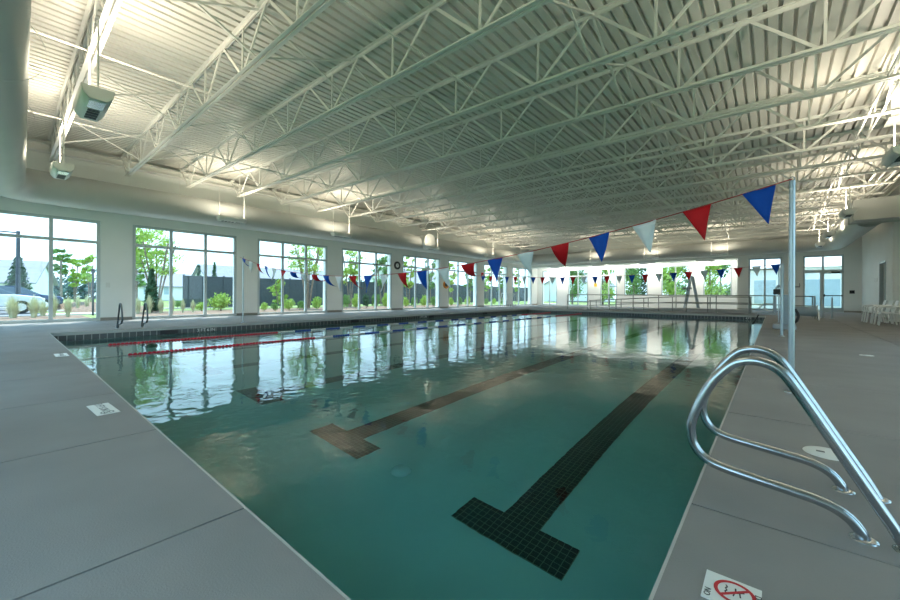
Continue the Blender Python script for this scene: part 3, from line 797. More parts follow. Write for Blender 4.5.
railing([(-10.4, 29.25, 0.62), (-5, 29.25, 0.94), (-1.0, 29.25, 0.94)], [(x, 29.25, 0, rz_(x) + 0.62) for x in (-10.3, -8.5, -6.7, -5, -3.1, -1.05)], 'sloping ramp railing, back one against the bright wall', (0.36,))
railing([(0.75, 24.6, 1.0), (1.38, 24.6, 1.0), (1.38, 23.3, 1.0)], [(0.75, 24.6, 0, 1.0), (1.38, 24.6, 0, 1.0), (1.38, 23.3, 0, 1.0)], 'short cornered railing beside the lane reel', (0.45,))
for q, (x, y) in enumerate(((1.75, 25.0), (2.0, 24.3))):
    m_ = MB(); m_.cyl((0, 0, 0), (0, 0, 0.95), 0.03, 12); m_.lathe((0, 0, 0), [(0.08, 0), (0.08, 0.015), (0.03, 0.025)], 16)
    tag(m_.build('deck_bollard', M['galv'], None, (x, y, 0)), ('left' if q == 0 else 'right') + ' of two plain steel posts in front of the glass door', 'post', 'steel posts by the door')
# lane reel
t = thing('lane_reel', 'grey storage reel cylinder on the deck in front of the glass door sidelight', 'reel', (0.95, 22.3, 0))
m_ = MB(); m_.cyl((-0.42, 0, 0.36), (0.42, 0, 0.36), 0.20, 24); m_.build('drum', M['panelblue'], t)
for sx in (-1, 1):
    m_ = MB(); m_.cyl((sx * 0.42, 0, 0.36), (sx * 0.45, 0, 0.36), 0.29, 24); m_.build('side_disc', M['galv'], t)
    m_ = MB(); m_.bar((sx * 0.48, -0.25, 0.0), (sx * 0.48, 0, 0.36), 0.04); m_.bar((sx * 0.48, 0.25, 0.0), (sx * 0.48, 0, 0.36), 0.04); m_.build('side_stand', M['galv'], t)
# pool lift
t = thing('pool_lift', 'grey pool access lift with seat and tall mast at the right pool edge', 'pool lift', (0.22, 15.6, 0))
m_ = MB(); m_.box(-0.25, 0.30, -0.30, 0.30, 0, 0.14); bevel(m_.build('lift_base', M['cushion'], t), 0.03)
m_ = MB(); m_.box(-0.02, 0.18, -0.10, 0.10, 0.14, 1.05); bevel(m_.build('control_column', M['panelblue'], t), 0.03)
m_ = MB(); m_.cyl((-0.02, 0.0, 0.9), (-0.02, 0.0, 2.0), 0.035, 14); m_.build('mast', M['galv'], t)
m_ = MB(); m_.box(-0.24, -0.02, -0.12, 0.12, 1.05, 1.22); bevel(m_.build('battery_box', M['black'], t), 0.02)
m_ = MB(); m_.tube(spline([(-0.02, 0, 1.25), (-0.08, 0, 1.32), (-0.14, 0, 1.30), (-0.20, 0, 1.15)], 5), 0.03, 12); m_.build('boom_arm', M['galv'], t)
m_ = MB(); m_.box(-0.62, -0.18, -0.24, 0.24, 0.42, 0.50); m_.box(-0.24, -0.16, -0.24, 0.24, 0.50, 1.0); bevel(m_.build('seat', M['cushion'], t), 0.03)
for sy in (-1, 1):
    m_ = MB(); m_.tube(spline([(-0.2, sy * 0.26, 0.75), (-0.45, sy * 0.26, 0.74), (-0.58, sy * 0.26, 0.62)], 4), 0.018, 10); m_.build('armrest', M['galv'], t)
m_ = MB(); m_.tube(spline([(-0.58, 0.1, 0.44), (-0.66, 0.1, 0.25), (-0.72, 0.1, 0.12), (-0.74, -0.1, 0.12), (-0.66, -0.1, 0.25), (-0.58, -0.1, 0.44)], 4), 0.018, 8); m_.build('footrest', M['black'], t)
m_ = MB(); m_.tube(spline([(0.26, -0.3, 0.62), (0.33, -0.34, 0.45), (0.30, -0.36, 0.28), (0.24, -0.34, 0.22)], 5), 0.035, 8); m_.build('strap', M['black'], t)
# stanchion in front of the lift
t = thing('stanchion', 'waist-high thick steel stanchion at the right pool edge before the pool lift', 'post', (0.15, 12.6, 0))
m_ = MB(); m_.cyl((0, 0, 0), (0, 0, 1.2), 0.03, 16); m_.build('pole', M['galv'], t)
m_ = MB(); m_.lathe((0, 0, 0), [(0.07, 0), (0.07, 0.012), (0.03, 0.022)], 18); m_.build('base_flange', M['steel'], t)
# lifeguard chair (tall A-frame) by the far bay
t = thing('lifeguard_stand', 'tall A-frame lifeguard stand before the bright far wall', 'lifeguard chair', (-4.3, 30.6, 0))
m_ = MB()
for sy in (-0.35, 0.35):
    m2 = MB(); m2.bar((-0.42, sy, 0), (-0.04, sy, 2.35), 0.08); m2.build('leg', M['panelblue'], t)
    m2 = MB(); m2.bar((0.42, sy, 0), (0.04, sy, 2.35), 0.08); m2.build('leg', M['panelblue'], t)
for k in range(5):
    m2 = MB(); z = 0.35 + 0.36 * k; x = -0.42 + 0.38 * z / 2.35; m2.bar((x, -0.35, z), (x, 0.35, z), 0.05); m2.build('rung', M['panelblue'], t)
m2 = MB(); m2.box(-0.5, -0.02, -0.32, 0.32, 1.45, 1.58); m2.build('seat', M['cushion'], t)
# white plastic chairs along the right wall
def chair(loc, rz, label):
    t = thing('plastic_chair', label, 'chair', loc, rz, 'white plastic chairs along the right wall')
    m2 = MB(); m2.box(-0.23, 0.23, -0.22, 0.24, 0.40, 0.435); bevel(m2.build('seat', M['white'], t), 0.012)
    m2 = MB()
    m2.add([(-0.22, 0.22, 0.42), (0.22, 0.22, 0.42), (0.20, 0.34, 0.86), (-0.20, 0.34, 0.86), (-0.22, 0.25, 0.42), (0.22, 0.25, 0.42), (0.20, 0.37, 0.86), (-0.20, 0.37, 0.86)],
           [(0, 1, 2, 3), (4, 7, 6, 5), (3, 2, 6, 7), (0, 3, 7, 4), (1, 5, 6, 2), (0, 4, 5, 1)]); bevel(m2.build('backrest', M['white'], t), 0.01)
    for sx in (-1, 1):
        m2 = MB(); m2.tube(spline([(sx * 0.25, -0.2, 0.44), (sx * 0.27, -0.2, 0.62), (sx * 0.27, 0.02, 0.66), (sx * 0.25, 0.28, 0.66)], 4), 0.022, 8); m2.build('armrest', M['white'], t)
        for yy, dy in ((-0.2, -0.05), (0.22, 0.07)):
            m2 = MB(); m2.bar((sx * 0.22, yy, 0.41), (sx * 0.25, yy + dy, 0.0), 0.055, 0.035); m2.build('leg', M['white'], t)
    return t
for q, (x, y, rz) in enumerate(((2.95, 22.2, -PI / 2), (3.0, 21.45, -PI / 2 + 0.1), (3.02, 20.7, -PI / 2), (3.05, 19.95, -PI / 2 - 0.08), (3.55, 22.0, -PI / 2))):
    chair((x, y, 0), rz, 'white plastic chair by the right wall, ' + ('%s of the front row from the far end' % ORD[q] if q < 4 else 'the one in the back beside the pilaster'))
# two white A-frame stands by the left wall at the far corner
for q, y in enumerate((27.7, 28.7)):
    t = thing('folding_stand', ('nearer' if q == 0 else 'farther') + ' white A-shaped folding stand by the far left windows', 'folding stand', (-17.5, y, 0), group='white folding stands')
    for sx in (-0.3, 0.3):
        m2 = MB(); m2.tube([(sx, -0.33, 0), (sx, 0, 1.15), (sx, 0.33, 0)], 0.022, 8); m2.build('leg_frame', M['white'], t)
    m2 = MB(); m2.cyl((-0.3, 0, 1.15), (0.3, 0, 1.15), 0.022, 8); m2.cyl((-0.3, -0.18, 0.55), (0.3, -0.18, 0.55), 0.016, 8); m2.cyl((-0.3, 0.18, 0.55), (0.3, 0.18, 0.55), 0.016, 8); m2.build('cross_bar', M['white'], t)

# ------------------------------------------------------------------ WALL ITEMS
def wallpt(px, py): return onX(px, py, XL)
p = wallpt(397, 265.5)
t = thing('wall_clock', 'round black wall clock between the fourth and fifth windows', 'clock', (XL, p.y, p.z), 0)
m_ = MB(); m_.cyl((0, 0, 0), (0.05, 0, 0), 0.26, 28); m_.build('clock_case', M['black'], t)
m_ = MB(); m_.cyl((0.05, 0, 0), (0.054, 0, 0), 0.14, 28); m_.build('clock_face', M['white'], t)
m_ = MB(); m_.bar((0.056, 0, 0), (0.056, 0.05, 0.09), 0.012); m_.bar((0.056, 0, 0), (0.056, -0.04, 0.06), 0.012); m_.build('clock_hands', M['black'], t)
p = wallpt(445.5, 284.5)
t = thing('ring_buoy', 'small orange ring buoy on the pier between the fifth and sixth windows', 'ring buoy', (XL, p.y, p.z))
m_ = MB(); m_.torus((0.07, 0, 0), 0.24, 0.07, 'X'); m_.build('ring', M['orange'], t)
m_ = MB(); m_.cyl((0, 0, 0), (0.04, 0, 0), 0.2, 20); m_.build('backing_plate', M['dark'], t)
p = wallpt(482, 275)
t = thing('fire_alarm', 'small red alarm box on the pier before the far left windows', 'alarm', (XL, p.y, p.z))
m_ = MB(); m_.box(0, 0.08, -0.12, 0.12, -0.2, 0.2); m_.build('alarm_box', M['red'], t)
m_ = MB(); m_.box(0.08, 0.1, -0.06, 0.06, -0.1, 0.02); m_.build('alarm_lens', M['white'], t)
p = wallpt(108, 285)
t = thing('thermostat', 'small pale wall plate on the pier beside the first window', 'wall plate', (XL, p.y, p.z))
m_ = MB(); m_.box(0, 0.02, -0.06, 0.06, -0.09, 0.09); bevel(m_.build('plate', M['fixture'], t), 0.005)
p = onY(711, 262.5, YB)
t = thing('wall_speaker', 'small dark speaker high on the bright far wall', 'speaker', (p.x, YB, p.z))
m_ = MB(); m_.cyl((0, 0, 0), (0, -0.12, 0), 0.12, 18); m_.cyl((0, -0.12, 0), (0, -0.18, 0), 0.16, 18); m_.build('speaker_horn', M['dark'], t)
p = onY(626, 264.5, YB)
t = thing('emergency_light', 'small white emergency light high on the bright far wall', 'emergency light', (p.x, YB, p.z))
m_ = MB(); m_.box(-0.16, 0.16, -0.09, 0, -0.09, 0.09); bevel(m_.build('housing', M['white'], t), 0.01)
for sx in (-1, 1):
    m_ = MB(); m_.cyl((sx * 0.12, -0.05, 0.13), (sx * 0.12, -0.13, 0.13), 0.06, 14); m_.build('lamp_head', M['white'], t)
for q, py in enumerate((262.5, 285)):
    p = onY(595.5, py, YB)
    b_ = MB(); b_.box(-0.13, 0.13, -0.015, 0, -0.15, 0.15)
    tag(b_.build('wall_sign', M['yellow'], None, (p.x, YB, p.z)), ('upper' if q == 0 else 'lower') + ' small yellow sign on the pier in the bright far wall', 'sign', 'yellow wall signs')
p = onY(852, 292, YF)
t = thing('call_box', 'small black box on the far wall right of the glass door', 'wall box', (p.x, YF, p.z))
m_ = MB(); m_.box(-0.11, 0.11, -0.07, 0, -0.1, 0.1); bevel(m_.build('box', M['black'], t), 0.01)
p = onY(797, 285.5, YF)
t = thing('hook_rack', 'small dark U-shaped hook on the far wall left of the glass door', 'hook', (p.x, YF, p.z))
m_ = MB(); m_.tube(spline([(-0.12, -0.03, 0.14), (-0.12, -0.05, -0.08), (0.12, -0.05, -0.08), (0.12, -0.03, 0.14)], 4), 0.018, 8); m_.build('hook_bar', M['dark'], t)
m_ = MB(); m_.box(-0.14, 0.14, -0.03, 0, -0.12, -0.06); m_.build('hook_plate', M['dark'], t)
p = onX(876, 280, XR)
t = thing('wall_notice', 'pale notice plate on the right wall next to the dark doorway', 'notice', (XR, p.y, p.z))
m_ = MB(); m_.box(-0.015, 0, -0.35, 0.35, -0.1, 0.1); m_.build('plate', M['fixture'], t)

# ------------------------------------------------------------------ OUTSIDE
gz = -0.05
b = MB()
for (x0, x1, y0, y1) in ((-140, XL - TH, -90, 130), (XR + TH, 60, -90, 130), (XL - TH, XR + TH, -90, YN - TH), (XL - TH, XR + TH, YB + TH, 130)): b.box(x0, x1, y0, y1, gz - 0.2, gz - 0.06)
struct(b.build('ground', M['grass']))
b = MB(); b.box(-21.6, XL - TH, -40, 45, gz - 0.06, gz); struct(b.build('ground_sidewalk', M['path']))
b = MB(); b.box(XL - TH, 30, YB + TH, YB + 3.0, gz - 0.06, gz); struct(b.build('ground_walk_far', M['path']))
b = MB(); b.box(-46, -26.8, -60, 1.2, gz - 0.06, gz - 0.02); struct(b.build('ground_parking', M['asphalt']))
b = MB(); b.box(-28.4, -26.9, 1.2, 3.2, gz - 0.06, gz + 0.0); b.box(-34, -33, 1.3, 12, gz - 0.06, gz + 0.0); struct(b.build('ground_path', M['path']))
b = MB(); b.lathe((-32.0, 4.6, gz - 0.08), [(2.6, 0.0), (2.0, 0.16), (1.1, 0.36), (0.0, 0.44)], 24); b.lathe((-37.0, 3.6, gz - 0.08), [(3.0, 0.0), (2.3, 0.2), (1.2, 0.45), (0.0, 0.55)], 24); struct(b.build('ground_mulch_bank', M['mulch']))
b = MB()
for (x0, x1, y0, y1) in ((-25.5, -22.2, -3, 2.4), (-27.5, -22.0, 3.6, 33)): b.box(x0, x1, y0, y1, gz - 0.06, gz + 0.0)
struct(b.build('ground_mulch', M['mulch']))

def leaf_cloud(mb, c, rad, n, sz, rnd, shell=0.55):
    for _ in range(n):
        while True:
            d = Vector((rnd.uniform(-1, 1), rnd.uniform(-1, 1), rnd.uniform(-1, 1)))
            if 0.05 < d.length < 1: break
        d = d.normalized() * (shell + (1 - shell) * rnd.random())
        p = Vector(c) + Vector((d.x * rad[0], d.y * rad[1], d.z * rad[2]))
        a = Vector((rnd.gauss(0, 1), rnd.gauss(0, 1), rnd.gauss(0, 1))).normalized()
        u = a.orthogonal().normalized(); v_ = a.cross(u); s_ = sz * rnd.uniform(0.6, 1.3)
        mb.add([p - u * s_, p + v_ * s_ * 0.45, p + u * s_, p - v_ * s_ * 0.45], [(0, 1, 2, 3)])
def shrub_mesh(seed, rad, n=650, sz=0.075, m='leaf_light'):
    rnd = random.Random(seed); b_ = MB()
    for _ in range(6):
        leaf_cloud(b_, (rnd.uniform(-0.35, 0.35) * rad[0], rnd.uniform(-0.35, 0.35) * rad[1], rad[2] * rnd.uniform(0.7, 1.15)), (rad[0] * 0.68, rad[1] * 0.68, rad[2] * 0.72), n // 6, sz, rnd, 0.5)
    return b_.mesh('foliage', M[m])
def stem_mesh(h):
    b_ = MB()
    for k in range(4): b_.tube([(0.03 * k, 0, 0), (0.12 * math.cos(k * 1.6), 0.12 * math.sin(k * 1.6), h)], 0.015, 6)
    return b_.mesh('stem', M['bark'])
SHM = {k: shrub_mesh(11 + i, (0.62, 0.62, 0.45), m=k) for i, k in enumerate(('leaf_light', 'leaf_mid', 'leaf_dark'))}
STM = stem_mesh(0.5)
def shrub(px, py, X, wpx, m, label, group='shrubs outside the windows', tall=1.0):
    p = onX(px, py, X); d = -p.x * _s + p.y * _c; r = wpx * d / 380.0 / 2 / 0.62
    t = thing('shrub', label, 'shrub', (p.x, p.y, gz), random.uniform(0, 6), group); t.scale = (r, r, r * tall)
    inst('foliage', SHM[m], t); inst('stem', STM, t)
def tree(px, py, X, hpx, wpx, m, label, trunks=1, base=0.35, seed=1, n=1500, sz=0.13, blobs=9, cat='tree'):
    p = onX(px, py, X); d = -p.x * _s + p.y * _c; H_ = onX(px, py - hpx, X).z - gz; R2 = wpx * d / 380.0 / 2
    rnd = random.Random(seed)
    t = thing('tree', label, cat, (p.x, p.y, gz), 0, 'trees outside the windows')
    b_ = MB()
    zc, zr = H_ * (base + 1.0) / 2, H_ * (1.0 - base) / 2
    for _ in range(int(blobs * 2.2)):
        a = rnd.uniform(0, 2 * PI); f_ = rnd.uniform(-0.85, 0.85); rr = R2 * math.sqrt(1 - f_ * f_) * rnd.uniform(0.15, 0.8)
        q = R2 * rnd.uniform(0.22, 0.40)
        leaf_cloud(b_, (rr * math.cos(a), rr * math.sin(a), zc + f_ * zr), (q, q, q * rnd.uniform(0.5, 0.9)), int(n / blobs / 2.0), sz, rnd, 0.0)
    b_.build('crown', M[m], t)
    b_ = MB()
    for k in range(trunks):
        a = 2 * PI * k / trunks + 0.4; o_ = 0.0 if trunks == 1 else 0.5 * R2
        b_.tube(spline([(0.10 * math.cos(a), 0.10 * math.sin(a), 0), (0.4 * o_ * math.cos(a), 0.4 * o_ * math.sin(a), H_ * 0.35), (o_ * math.cos(a), o_ * math.sin(a), H_ * 0.8)], 4), 0.035 * max(1.0, H_ / 3) * (1.4 if trunks == 1 else 0.8), 7)
    b_.build('trunk', M['bark'], t)
    return t
def conifer(px, py, X, hpx, wpx, label, m='leaf_dark', seed=1, n=1500):
    p = onX(px, py, X); d = -p.x * _s + p.y * _c; H_ = onX(px, py - hpx, X).z - gz; R2 = wpx * d / 380.0 / 2
    rnd = random.Random(seed); b_ = MB()
    for k in range(10):
        f_ = k / 10; leaf_cloud(b_, (0, 0, H_ * (0.12 + 0.84 * f_)), (R2 * (1 - f_ * 0.88), R2 * (1 - f_ * 0.88), H_ * 0.09), n // 10, 0.10, rnd, 0.45)
    t = thing('conifer', label, 'tree', (p.x, p.y, gz), 0, 'conifers outside the windows')
    b_.build('crown', M[m], t); b_ = MB(); b_.cyl((0, 0, 0), (0, 0, H_ * 0.8), 0.07, 8, 0.02); b_.build('trunk', M['bark'], t)
def reed(px, py, X, hpx, wpx, label, n=170, m='reed'):
    p = onX(px, py, X); d = -p.x * _s + p.y * _c; H_ = hpx * d / 380.0; R2 = wpx * d / 380.0 / 2
    rnd = random.Random(int(px * 7)); b_ = MB()
    for _ in range(n):
        a = rnd.uniform(0, 2 * PI); r0 = R2 * 0.28 * math.sqrt(rnd.random()); r1 = r0 + R2 * 0.95 * rnd.random(); h2 = H_ * rnd.uniform(0.4, 1.0) * (1.1 - 0.35 * (r1 - r0) / R2)
        c_, s_ = math.cos(a), math.sin(a); w2 = 0.009
        vs_ = []
        for f_ in (0, 0.4, 0.75, 1.0):
            rr = r0 + (r1 - r0) * f_ ** 1.7; z = h2 * (1.35 * f_ - 0.38 * f_ ** 3) ; ww = w2 * (1 - 0.8 * f_)
            vs_ += [(rr * c_ - s_ * ww, rr * s_ + c_ * ww, z), (rr * c_ + s_ * ww, rr * s_ - c_ * ww, z)]
        b_.add(vs_, [(0, 1, 3, 2), (2, 3, 5, 4), (4, 5, 7, 6)])
    tag(b_.build('ornamental_grass', M[m], None, (p.x, p.y, gz)), label, 'ornamental grass', 'clumps of ornamental grass outside')

# left window view
for (px, py, X, h2, w_, lab) in ((13, 313, -24.2, 24, 17, 'pale ornamental grass clump outside the first window, at its left'),
        (34, 313, -24.0, 23, 13, 'pale ornamental grass clump outside the first window, second from the left'),
        (43, 309, -25.4, 15, 11, 'small ornamental grass clump outside the first window by its mullion'),
        (53.5, 313, -24.0, 24, 10, 'ornamental grass clump outside the first window, just right of the mullion'),
        (68, 312, -24.0, 21, 9.5, 'tan ornamental grass clump outside the first window, rightmost')):
    reed(px, py, X, h2, w_, lab, 420)
for q, px in enumerate((138, 149.5, 161, 172, 183, 193)):
    reed(px, 306 - q * 0.6, -25.0, (17, 19, 16, 18, 14, 13)[q], 8 if q < 4 else 5.5, 'ornamental grass clump outside the second window, %s from the left' % ORD[q], 380)
for q, px in enumerate((78, 87)):
    reed(px, 299, -33, 16, 6.5, 'distant grass clump below the young trees outside the first window, %s' % ('left' if q == 0 else 'right'))
conifer(18, 292, -40, 38, 27, 'conical dark green conifer beside the lamp post outside the first window', 'leaf_dark', 3, 3600)
conifer(151.5, 301, -26.2, 34, 15, 'dark conical shrub under the yellow green tree outside the second window', 'leaf_dark', 5, 1800)
conifer(199, 288, -42, 25, 11, 'left slim conifer behind the dark fence outside the second window', 'leaf_dark', 6, 900)
conifer(214.5, 288, -42, 28, 11, 'right slim conifer behind the dark fence outside the second window', 'leaf_dark', 7, 900)
tree(61, 292, -46, 47, 20, 'leaf_mid', 'tall slim tree with a bushy top outside the first window', 1, 0.5, 21, 1500, 0.14)
tree(75, 293, -41, 37, 15, 'leaf_light', 'young light green tree outside the first window, left of the thin path lamp', 2, 0.3, 22, 1300, 0.13)
tree(90, 294, -37, 40, 18, 'leaf_light', 'young light green tree outside the first window, behind the thin path lamp', 2, 0.3, 23, 1600, 0.12)
tree(156, 300, -27.5, 73, 66, 'leaf_light', 'spreading yellow green tree with several stems outside the second window', 5, 0.42, 24, 3600, 0.085, 18)
tree(136, 296, -37, 68, 26, 'leaf_mid', 'tall green tree behind the yellow green tree outside the second window', 1, 0.2, 25, 1600, 0.15)
shrub(220, 309, -26.2, 22, 'leaf_light', 'bright round shrub before the fence outside the second window', tall=1.25)
shrub(201, 305, -27, 13, 'leaf_light', 'small bright shrub left of the round shrub outside the second window')
shrub(178, 299, -34, 11, 'leaf_mid', 'small green shrub behind the grasses outside the second window')
tree(308, 304, -26.2, 70, 50, 'leaf_light', 'loose many-stemmed tree outside the third window', 6, 0.45, 26, 3200, 0.085, 18)
tree(279, 304, -28.5, 25, 22, 'leaf_light', 'light bushy small tree outside the third window', 4, 0.05, 27, 1500, 0.08)
for q, (px, w_) in enumerate(((264, 9), (274.5, 8), (289, 12), (302, 10), (317, 13))):
    shrub(px, 311 - q * 0.5, -23.8, w_, ('leaf_light', 'leaf_mid')[q % 2], 'low shrub outside the third window, %s from the left' % ORD[q], tall=1.5)
tree(350, 306, -27, 62, 30, 'leaf_light', 'light green tree outside the fourth window, at its left', 3, 0.35, 28, 2600, 0.10, 14)
tree(382, 305, -28.5, 62, 28, 'leaf_mid', 'green tree outside the fourth window, at its right', 2, 0.3, 29, 2400, 0.11, 14)
for q, px in enumerate((346, 356, 366, 376, 386)):
    shrub(px, 308 - q * 0.4, -23.6, 9.5, ('leaf_mid', 'leaf_light', 'leaf_dark')[q % 3], 'shrub outside the fourth window, %s from the left' % ORD[q], tall=2.4)
for q, (px, X, h2, w_) in enumerate(((408, -27.5, 53, 19), (429, -27.5, 52, 18), (451, -27, 42, 14), (469, -27.5, 44, 14), (487, -27, 40, 11), (501, -27.5, 40, 10), (517, -27, 36, 9))):
    tree(px, 303, X, h2, w_, ('leaf_light', 'leaf_mid')[q % 2], 'green tree outside the far left windows, %s from the left' % ORD[q], 2, 0.25, 40 + q, 1700, 0.12, 12)
for q, (px, w_) in enumerate(((405.5, 8), (414.5, 8), (424, 9), (433.5, 8), (451, 6.5), (459, 7), (467.5, 7), (486.5, 5), (494, 5), (501.5, 5))):
    shrub(px, 306.5 - q * 0.25, -23.2, w_, ('leaf_light', 'leaf_mid')[q % 2], 'low shrub outside the far left windows, %s from the left' % ORD[q], tall=2.0)
# trees beyond the far wall
for q, (x, y, m_2, r) in enumerate(((-17.9, 43, 'leaf_mid', 1.5), (-14.6, 43.5, 'leaf_light', 1.5), (-11.3, 43.2, 'leaf_mid', 1.6), (-7.9, 43, 'leaf_light', 1.5), (-4.4, 41.3, 'leaf_light', 1.4), (-16.2, 47.5, 'leaf_mid', 1.9), (-12.2, 47.8, 'leaf_dark', 1.9), (-8.2, 47.5, 'leaf_mid', 1.9), (-4.2, 48.0, 'leaf_mid', 1.9))):
    rnd = random.Random(70 + q); b_ = MB()
    for _ in range(12): leaf_cloud(b_, (rnd.uniform(-0.5, 0.5) * r, rnd.uniform(-0.5, 0.5) * r, rnd.uniform(0.8, 4.6)), (r * 0.55, r * 0.55, r * 0.5), 190, 0.14, rnd, 0.1)
    t = thing('tree', ('tree close behind the far windows, %s from the left' % ORD[q] if q < 5 else 'tree of the back row behind the far windows, %s from the left' % ORD[q - 5]), 'tree', (x, y, gz), 0, 'trees outside the windows')
    b_.build('crown', M[m_2], t); b_ = MB(); b_.cyl((0, 0, 0), (0, 0, 3.5), 0.12, 8, 0.05); b_.build('trunk', M['bark'], t)
# distant tree line
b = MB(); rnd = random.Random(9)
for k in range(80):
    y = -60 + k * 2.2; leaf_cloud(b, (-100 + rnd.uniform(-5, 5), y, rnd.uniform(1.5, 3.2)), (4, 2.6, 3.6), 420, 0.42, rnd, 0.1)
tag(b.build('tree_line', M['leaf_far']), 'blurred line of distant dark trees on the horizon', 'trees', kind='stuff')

# fence
t = thing('garden_fence', 'dark privacy fence behind the shrubs outside the windows', 'fence', (-30.5, 7.9, gz))
m_ = MB(); m_.box(-0.02, 0.02, 0, 50, 0.12, 2.25); m_.build('fence_screen', M['fence'], t)
for k in range(21):
    m_ = MB(); m_.box(-0.05, 0.05, k * 2.48 - 0.05, k * 2.48 + 0.05, 0, 2.35); m_.build('fence_post', M['fence'], t)
for z in (0.12, 1.2, 2.25):
    m_ = MB(); m_.box(-0.035, 0.035, 0, 50, z - 0.03, z + 0.03); m_.build('fence_rail', M['fence'], t)
# houses
def house(x, y, lx, ly, wallh, ridge, label, along='Y', rz=0):
    t = thing('house', label, 'house', (x, y, gz), rz, 'houses beyond the parking')
    m2 = MB(); m2.box(-lx / 2, lx / 2, -ly / 2, ly / 2, 0, wallh)
    if along == 'Y': m2.add([(-lx / 2, s_ * ly / 2, wallh) for s_ in (-1, 1)] + [(lx / 2, s_ * ly / 2, wallh) for s_ in (-1, 1)] + [(0, s_ * ly / 2, ridge) for s_ in (-1, 1)], [(0, 2, 4), (1, 5, 3)])
    m2.build('house_wall', M['siding'], t)
    m2 = MB(); ov = 0.4
    for s_ in (-1, 1):
        hx = lx / 2 + ov; zz_ = wallh - ov * (ridge - wallh) / (lx / 2)
        m2.add([(0, -ly / 2 - ov, ridge + 0.12), (0, ly / 2 + ov, ridge + 0.12), (s_ * hx, ly / 2 + ov, zz_ + 0.12), (s_ * hx, -ly / 2 - ov, zz_ + 0.12), (0, -ly / 2 - ov, ridge), (0, ly / 2 + ov, ridge), (s_ * hx, ly / 2 + ov, zz_), (s_ * hx, -ly / 2 - ov, zz_)],
               [(0, 1, 2, 3), (4, 7, 6, 5), (0, 3, 7, 4), (1, 5, 6, 2), (2, 6, 7, 3)])
    m2.build('roof', M['roof'], t)
    for s_ in (-0.3, 0.0, 0.3):
        m2 = MB(); m2.box(lx / 2, lx / 2 + 0.04, s_ * ly - 0.5, s_ * ly + 0.5, 0.9, 2.1); m2.build('house_window', M['panelblue'], t)
p = onX(43, 262, -62); house(-64.1, p.y - 8.2, 8, 17, 2.2, 4.5, 'long low house with a grey roof and white gable outside the first window', rz=-0.25)
house(-74, 16, 9, 8, 2.2, 4.2, 'distant small grey-roofed house behind the young trees outside the first window')
house(-60, 27, 8, 19, 2.6, 5.0, 'distant house roof above the dark fence outside the second window')
house(-40, 38, 8, 10, 2.6, 4.6, 'white house behind the fence outside the fourth window')
house(-26, 66, 8, 12, 2.8, 5.0, 'white house beyond the far left corner windows')
# white building beyond the door wall
t = thing('annex_building', 'white sided building seen through the glass door at the far right', 'building', (2.0, 42, gz))
m_ = MB(); m_.box(-3.6, 5, 0, 6, 0, 3.4); m_.build('building_wall', M['siding'], t)
m_ = MB(); m_.add([(-4, -0.4, 3.4), (5.4, -0.4, 3.4), (5.4, 3, 5.6), (-4, 3, 5.6), (-4, 6.4, 3.4), (5.4, 6.4, 3.4)], [(0, 1, 2, 3), (3, 2, 5, 4), (0, 3, 4), (1, 5, 2), (0, 4, 5, 1)]); m_.build('roof', M['siding'], t)
m_ = MB(); m_.box(-1.2, 1.9, -0.04, 0, 0.3, 2.4); m_.build('shutter_panel', M['panelblue'], t)
m_ = MB(); m_.box(-3.3, -1.9, -0.04, 0, 0.4, 2.4); m_.build('house_window', M['panelblue'], t)
# lamp post and path lamp
p = onX(18, 292, -33.2)
t = thing('street_lamp', 'tall grey lamp post with a single arm outside the first window', 'street lamp', (p.x, p.y, gz))
Hh = onX(18, 231, -33.2).z - gz
m_ = MB(); m_.cyl((0, 0, 0), (0, 0, Hh), 0.11, 12, 0.08); m_.build('pole', M['fence'], t)
m_ = MB(); m_.bar((0, 0, Hh - 0.1), (0.1, -1.35, Hh - 0.1), 0.07); m_.build('arm', M['fence'], t)
m_ = MB(); m_.box(-0.16, 0.26, -1.9, -1.2, Hh - 0.16, Hh - 0.04); bevel(m_.build('lamp_head', M['fence'], t), 0.03)
p = onX(93, 308, -24.5)
t = thing('path_lamp', 'thin dark path lamp outside the first window near its right frame', 'path lamp', (p.x, p.y, gz))
m_ = MB(); m_.cyl((0, 0, 0), (0, 0, 2.0), 0.04, 10); m_.build('pole', M['fence'], t)
m_ = MB(); m_.cyl((0, 0, 2.0), (0, 0, 2.2), 0.07, 12); m_.build('lamp_head', M['fence'], t)
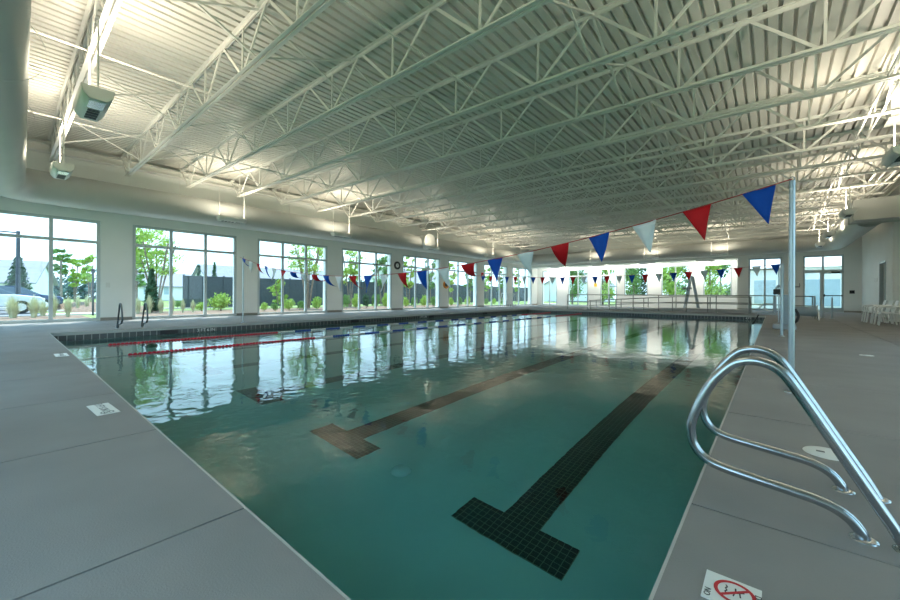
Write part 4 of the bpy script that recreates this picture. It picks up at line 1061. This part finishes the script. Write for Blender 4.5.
# cars
def car(x, y, rz, m, label):
    t = thing('car', label, 'car', (x, y, gz), rz, 'cars in the parking outside the first window')
    prof_ = [(-2.2, 0.35), (-2.25, 0.62), (-2.1, 0.85), (-1.15, 0.98), (1.35, 1.0), (2.05, 0.92), (2.2, 0.7), (2.2, 0.35)]
    cab = [(-1.25, 0.97), (-0.45, 1.42), (0.75, 1.45), (1.55, 0.99)]
    def ext(pr, w0, w1):
        n_ = len(pr); vs_ = [(a, -w0 if i in (0, n_ - 1) else -w1, z) for i, (a, z) in enumerate(pr)] + [(a, w0 if i in (0, n_ - 1) else w1, z) for i, (a, z) in enumerate(pr)]
        return vs_, [tuple(range(n_)), tuple(range(2 * n_ - 1, n_ - 1, -1))] + [(i, n_ + i, n_ + (i + 1) % n_, (i + 1) % n_) for i in range(n_)]
    m2 = MB(); m2.add(*ext(prof_, 0.86, 0.88)); bevel(m2.build('car_body', M[m], t), 0.06, 3)
    m2 = MB(); m2.add(*ext(cab, 0.82, 0.66)); bevel(m2.build('cabin_glass', M['carglass'], t), 0.03)
    m2 = MB(); m2.box(-0.45, 0.78, -0.64, 0.64, 1.43, 1.475); bevel(m2.build('car_roof', M[m], t), 0.02)
    for a in (-1.4, 1.35):
        for s_ in (-1, 1):
            m2 = MB(); m2.cyl((a, s_ * 0.72, 0.33), (a, s_ * 0.90, 0.33), 0.33, 20); w_ = m2.build('wheel', M['rubber'], t)
            m3 = MB(); m3.cyl((a, s_ * 0.90, 0.33), (a, s_ * 0.91, 0.33), 0.19, 16); h2 = m3.build('hub_cap', M['reflector'], w_)
    for s_ in (-1, 1):
        m2 = MB(); m2.box(-2.24, -2.12, s_ * 0.62 - 0.16, s_ * 0.62 + 0.16, 0.66, 0.78); m2.build('headlight', M['white'], t)
p = onX(-22, 308, -30.0); car(-30.0, p.y, PI / 2 + PI, 'carwhite', 'silver car parked nearest outside the first window')
p = onX(10, 301, -35.5); car(-35.5, p.y, PI / 2 + PI, 'carblue', 'dark blue car parked behind the silver car outside the first window')
